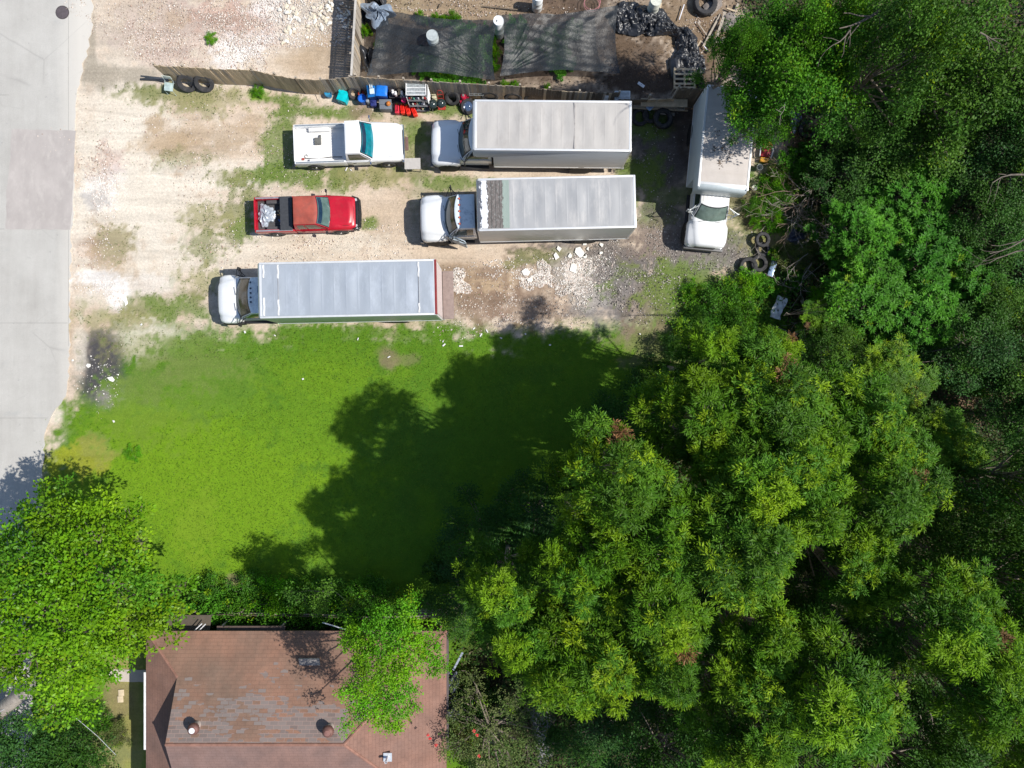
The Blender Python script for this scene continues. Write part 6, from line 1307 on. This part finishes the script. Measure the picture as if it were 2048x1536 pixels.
for k, (x, y, r, h, f_, l_) in enumerate([(1548,365,22,1.0,'lime','low weedy shrub beside the grey bucket'),(1512,412,20,.9,'grn','weedy shrub right of the upright truck cab'),(1550,440,20,.9,'lime','weedy shrub between truck cab and dead branches'),(1560,395,24,1.0,'grn','weedy shrub at the left edge of the dead branches'),(1512,446,12,.6,'lime','small weedy shrub above the leaning tyres'),
   (1556,505,14,.7,'palm','weedy shrub right of the leaning tyres'),(1536,574,22,.9,'palm','leafy weed clump below the largest flat tyre'),(1590,560,20,1.0,'palm','leafy weed clump above the torn mattress'),(1490,575,34,1.1,'lime','low sunny shrub left of the torn mattress'),(1440,600,40,1.4,'grn','sunny shrub at the edge of the grass and gravel'),(1480,640,36,1.6,'grn','shrub between the sunny one and the feathery trees'),(1410,650,34,1.5,'grn','shrub casting shade at the top of the lawn'),(1390,580,22,.7,'lime','small low shrub in the grass below the upright truck'),
   (1600,320,34,1.4,'palm','pale green shrub under the shade of the bright tree'),(1560,345,22,1.0,'olive','olive shrub right of the orange toy'),(1640,350,36,1.6,'dark','dark shrub above the dead branches'),(1600,520,30,.9,'olive','dry olive bush right of the blue grey case'),(1570,510,24,.8,'olive','dry yellow bush below the tarp'),(1650,600,26,2.0,'lime','bright sprig standing over the fallen logs'),(1660,690,34,1.6,'grn','shrub right of the fallen logs'),(1760,700,30,1.6,'lime','yellow green shrub below the star leaved thicket'),(1830,720,36,2,'grn','green shrub left of the brown clearing'),(1910,860,36,1.6,'olive','dry bush in the brown clearing'),(1960,760,30,2.0,'grn','shrub with pale stem at the right of the clearing'),
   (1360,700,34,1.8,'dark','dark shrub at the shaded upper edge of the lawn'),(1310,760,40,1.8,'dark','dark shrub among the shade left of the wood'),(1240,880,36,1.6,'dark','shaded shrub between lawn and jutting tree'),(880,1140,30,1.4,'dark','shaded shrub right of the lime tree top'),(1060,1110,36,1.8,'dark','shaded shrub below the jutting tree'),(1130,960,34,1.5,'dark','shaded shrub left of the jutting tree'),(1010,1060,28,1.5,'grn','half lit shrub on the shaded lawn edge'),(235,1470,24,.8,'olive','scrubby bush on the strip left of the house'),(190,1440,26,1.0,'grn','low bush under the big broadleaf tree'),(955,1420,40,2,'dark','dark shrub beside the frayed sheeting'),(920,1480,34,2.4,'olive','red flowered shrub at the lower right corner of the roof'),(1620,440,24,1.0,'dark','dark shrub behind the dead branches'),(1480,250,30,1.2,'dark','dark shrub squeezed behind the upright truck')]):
    shrub(f_, k % 2, x, y, r, h, l_, WG, 'weedy_shrub')
for k, (x, y, r, h) in enumerate([(872,36,10,.7),(882,42,9,.6),(890,38,10,.7),(905,32,9,.8),(915,38,8,.6),(850,40,7,.5),(838,28,8,.6),(990,105,10,.8),(988,130,11,.8),(985,85,9,.7),(897,150,8,.6),(1010,168,9,.6),(1030,168,8,.6),(1096,172,6,.5),(730,58,10,.8),(758,88,8,.6)]):
    shrub('lime', k % 2, x, y, r, h, ('lime green plant at the %s' % ['top edge of the left net, near the drum','top edge of the left net, second','top edge of the left net, third','top edge of the left net, fourth','top edge of the left net, rightmost','top edge of the left net, second from left','top edge of the left net, leftmost','gap between the nets, middle','gap between the nets, lowest','gap between the nets, highest','bottom edge of the left net','bottom edge of the right net, leftmost','bottom edge of the right net, second','bottom edge of the right net, rightmost'][k]) if k < 14 else 'small green plant in the corner behind the grey fence', 'small plants round the nets', 'garden_plant')
for k, (x, y, r, h, l_) in enumerate([(422,75,12,.3,'lone green weed in the pale rubble of the top yard'),(515,180,12,.4,'green weed at the foot of the long fence'),(265,905,16,.3,'coarse green grass clump near the road on the lawn')]):
    shrub('lime', 0, x, y, r, h, l_, None, 'weed')
# plants under the nets
for k, (x, y, r, h) in enumerate([(930,80,30,.5),(960,110,28,.5),(900,130,30,.5),(850,130,26,.4),(940,140,26,.5),(970,70,22,.5),(1030,60,26,.5),(1040,110,22,.5),(1110,90,30,.5),(1125,125,24,.4),(1150,60,18,.4),(880,150,24,.5)]):
    shrub('palm', 0, x, y, r, h, 'green plant growing under a black shade net', 'plants under the nets', 'garden_plant')
# red flowers
FR = M('red_petals', (.65,.04,.04), .6)
for k, (x, y) in enumerate([(948,1462),(954,1470),(860,1477),(872,1490),(856,1470),(958,1512)]):
    m = MB()
    for j in range(7): a_ = j*.9; m.box(-.03,.03,-.018,.018,0,.012,T=TR(.045*math.cos(a_), .045*math.sin(a_), jit(.04), jit(.5), jit(.5), a_))
    o = m.build('flower', FR); at(o, x, y, 4.6); o['label'] = 'red flower cluster on the shrub at the right corner of the roof'; o['category'] = 'flower'; o['group'] = 'red flowers'
o = bpy.data.objects.get('dummy')
# dead branches and logs
def branchy(m, p, d, L, r, depth, rr):
    p = Vector(p); d = Vector(d).normalized(); pts = [p]; rad = [r]; n_ = 4
    for i in range(n_):
        d = (d+Vector((rr.uniform(-.3,.3), rr.uniform(-.3,.3), rr.uniform(-.16,.14)))).normalized(); p = p+d*L/n_; p.z = max(.03, p.z); pts.append(p.copy()); rad.append(max(.007, r*(1-(i+1)/n_*.7)))
    m.tube(pts, rad, 5)
    if depth:
        for k in range(3):
            i = rr.randint(1, n_); a_ = rr.uniform(-1, 1); dd = Matrix.Rotation(a_, 3, 'Z') @ d; branchy(m, pts[i], dd, L*rr.uniform(.4,.75), rad[i]*.7, depth-1, rr)
def branch(name, label, px, py, ang, L, r, seed, z=.3, up=.1, depth=2, mat=None, cat='branch', grp=None):
    rr = random.Random(seed); m = MB(); branchy(m, (0,0,0), (math.cos(ang), math.sin(ang), up), L, r, depth, rr); o = m.build(name, mat or TWIG, fix=False); p = P(px, py, z); o.location = (p.x, p.y, z); return tagset(o, label, cat, grp)
BR = M('brown_brush', (.30,.21,.16), .9, var=.4)
BRG = M('shaded_bark', (.15,.125,.10), .95, var=.4)
BG = 'dead branches in the brush pile'
for k in range(44):
    x, y = 1622+rnd.gauss(0, 32), 415+rnd.gauss(0, 30); branch('dead_branch', 'bare brown branch in the pile of cut brush right of the upright truck', x, y, rnd.uniform(2.2, 4.2) if k % 3 else rnd.uniform(-1,1), rnd.uniform(1.0,1.9), .020, 50+k, rnd.uniform(.3,.9), depth=2, mat=BR if k % 2 else TWIG, grp=BG)
BG2 = 'dead branches over the logs'
for k in range(26):
    x, y = 1640+rnd.gauss(0, 26), 600+rnd.gauss(0, 34); branch('dead_branch', 'bare grey branch tangled over the fallen logs', x, y, rnd.uniform(0, 6.28), rnd.uniform(1.0,2.2), .02, 150+k, rnd.uniform(.3,.9), depth=2, mat=TWIG if k % 2 else BR, grp=BG2)
for k, (x, y, a_, L, r, z, l_) in enumerate([(1622,455,R(-60),2.2,.03,1.0,'pale forked branch at the lower end of the brush pile'),(1625,525,R(-128),1.9,.035,.6,'long straw coloured stick pointing down at the torn mattress'),(1603,600,R(-70),2.4,.09,.5,'thick grey log lying left among the tangled branches'),(1660,600,R(-112),2.6,.06,.6,'slim leaning log right of the thick grey one'),(1632,655,R(195),1.8,.08,.2,'pale log lying at the bottom of the tangled branches'),
   (1495,640,R(80),1.2,.02,.5,'bare twig sticking out of the weeds by the mattress'),(1925,682,R(-145),2.4,.03,3.2,'long pale pole slanting across the brown clearing'),(1895,735,R(-30),1.5,.03,.4,'reddish branch lying in the brown clearing'),(1130,1140,R(130),1.1,.025,8.5,'bare pale twig poking from the shaded trees'),(1110,1165,R(235),1.0,.02,8.3,'second bare pale twig below the first in the shaded trees'),
   (1480,1340,R(80),.8,.03,9.4,'pale forked twig in the dark gap of the lower wood'),(1760,1130,R(100),1.3,.025,6,'bare branches in the dark hollow at lower right'),(1740,1100,R(120),1.2,.02,6,'second bare branch in the dark hollow at lower right'),(1965,1310,R(230),.5,.04,10.6,'short broken branch on the bright tree near the right edge'),(1840,1430,R(-75),.9,.025,5.5,'bare twig in the narrow dark gap near the bottom'),(1860,1425,R(-80),.9,.03,5.5,'paler twig beside the other in the narrow dark gap'),
   (2060,470,R(205),2.0,.045,6.4,'thick grey branch reaching in from the right edge'),(2060,350,R(190),1.8,.06,7.0,'thick limb crossing the right edge above the dark hollow'),(2050,500,R(178),1.8,.04,6.2,'slim grey branch at the right edge below the thick one'),(1700,60,R(235),1.2,.035,11.3,'crooked pale branch on the tree at the top edge'),(1760,20,R(235),1.8,.07,9.8,'dark crooked limb in the gap at the top edge'),(1960,65,R(-40),.9,.03,12.3,'curved bare twig in the top right corner tree'),(1570,205,R(-100),.6,.015,8.7,'short bare twig on the bright tree'),(1290,860,R(-60),1.4,.02,.8,'thin bare stem in the shade left of the wood')]):
    branch('dead_branch', l_, x, y, a_, L, r, 400+k, z, depth=1, up=0.02, mat=BRG if x > 1690 else None)
for k, (x0, y0, x1, y1, r, z, l_) in enumerate([(1905,626,2120,622,.06,2.5,'long straight grey pole lying level at the right edge, upper one'),(1960,632,2120,634,.05,2.3,'long straight grey pole lying level at the right edge, lower one'),(2018,290,2022,470,.05,3.0,'pale upright bar along the right edge, left one'),(2040,280,2045,470,.05,3.0,'pale upright bar along the right edge, right one')]):
    a_, b_2 = P(x0, y0, z), P(x1, y1, z); o = MB().tube([(0,0,0), tuple((b_2-a_)*.5+Vector((0,0,.03))), tuple(b_2-a_)], r, 8).build('pole', TWIG); o.location = a_; tagset(o, l_, 'pole')
# leaning trunk of the big broadleaf tree is a part of it
bt = bpy.data.objects['broadleaf_tree']; b0 = bt.location; a_, b_2 = P(-20,1440,1.0)-b0, P(112,1330,5.4)-b0
MB().tube([a_, a_.lerp(b_2, .5)+Vector((0,0,.15)), b_2], [.42,.34,.2], 12).build('leaning_trunk', M('pale_bark', (.36,.31,.26), .95, var=.4, vs=5, bs=.9, stretch=(1,1,1)), bt)
# ---- stuff: undergrowth, lawn blades, weeds, leaf litter
def scatter(name, label, N, mask_fn, zr, size, pals, seed, box, up=False, mat=None, asp=.5):
    rng = np.random.default_rng(seed); x = rng.uniform(box[0], box[2], N); y = rng.uniform(box[1], box[3], N); keep = rng.random(N) < mask_fn(x, y); x, y = x[keep], y[keep]; n_ = len(x)
    X = (x-1024)*S; Y = (768-y)*S; Z = zr[0]+(zr[1]-zr[0])*rng.random(n_)**2*(.3+1.4*fbm(x, y, 40, seed+3))
    base = np.stack([X, Y, Z], -1); a_ = rng.random(n_)*6.28; el = rng.uniform(.2,1.0,n_) if up else rng.normal(.1,.3,n_)
    d = np.stack([np.cos(a_)*np.cos(el), np.sin(a_)*np.cos(el), np.sin(el)], -1); L = size*(.6+.8*rng.random(n_))
    V = quads(base, d, norm(np.array([0,0,1.0])+rng.standard_normal((n_, 3))*.4), L, L*asp, .1)
    p = np.array(pals)[rng.integers(len(pals), size=n_)]*(.75+.5*rng.random((n_, 1))); o = raw_mesh(name, V, 4, np.repeat(p, 4, 0), mat or LEAF); return tagset(o, label, kind='stuff')
def gm_(x, y): return ground_layers(x, y)[1]
def fmask(x, y):
    w = (fbm(x, y, 60, 1)-.5); return sm(-10, 60, sdpoly(x+w*60, y+w*40, FOREST))
scatter('lawn_grass', 'short green grass blades on the lawn', 260000, lambda x, y: sm(.55, .95, gm_(x, y))*(1-fmask(x, y))*.6, (.0,.015), .085, [(.085,.19,.014),(.12,.23,.010),(.07,.155,.02),(.14,.23,.02),(.06,.13,.015)], 11, (60,180,1560,1290), True, asp=.22)
scatter('dry_weeds', 'sparse weeds and dry grass on the sandy lot', 130000, lambda x, y: (lambda g_: np.where((g_ > .12) & (g_ < .8), .5, 0)*(fbm(x, y, 16, 91) > .5)+np.where(g_ <= .12, .012, 0))(gm_(x, y))*(1-fmask(x, y)), (0,.02), .085, [(.17,.20,.07),(.12,.17,.04),(.22,.20,.10),(.09,.15,.03)], 12, (150,160,1560,720), True, asp=.25)
scatter('undergrowth', 'dark tangled undergrowth under the wood', 200000, lambda x, y: fmask(x, y)*(fbm(x, y, 70, 95) > .33), (.05,1.1), .17, [(.035,.09,.018),(.05,.12,.02),(.03,.07,.02),(.07,.10,.03),(.09,.08,.04)], 13, (880,-60,2250,1640), False, asp=.5)
scatter('leaf_litter', 'brown leaf litter on the wood floor and mulch', 60000, lambda x, y: np.maximum(fmask(x, y)*.6, ((x > 760) & (x < 1420) & (y < 205) & (y > -40))*.9), (0.02,.06), .09, [(.13,.085,.05),(.09,.06,.035),(.19,.13,.08),(.05,.033,.022),(.10,.07,.045)], 14, (740,-60,2250,1640), False, asp=.4)
scatter('sunny_weeds', 'bright leafy weeds between truck and wood', 80000, lambda x, y: sm(-20, 30, sdpoly(x, y, [(1380,575),(1440,560),(1535,590),(1575,545),(1560,470),(1505,435),(1520,360),(1570,330),(1600,400),(1590,560),(1560,620),(1600,680),(1400,720),(1330,640)]))*(fbm(x, y, 30, 61) > .45), (.03,.45), .12, [(.10,.25,.02),(.14,.30,.02),(.08,.20,.03),(.18,.28,.03)], 15, (1330,290,1640,720), False, asp=.45)
scatter('ivy', 'leafy ground plants left of the house', 9000, lambda x, y: sm(-20, 20, sdpoly(x, y, [(100,1440),(210,1420),(235,1536),(215,1600),(60,1600)]))*.7, (.03,.35), .12, [(.08,.16,.03),(.12,.20,.03),(.16,.16,.07)], 16, (40,1400,250,1600), False, asp=.5)
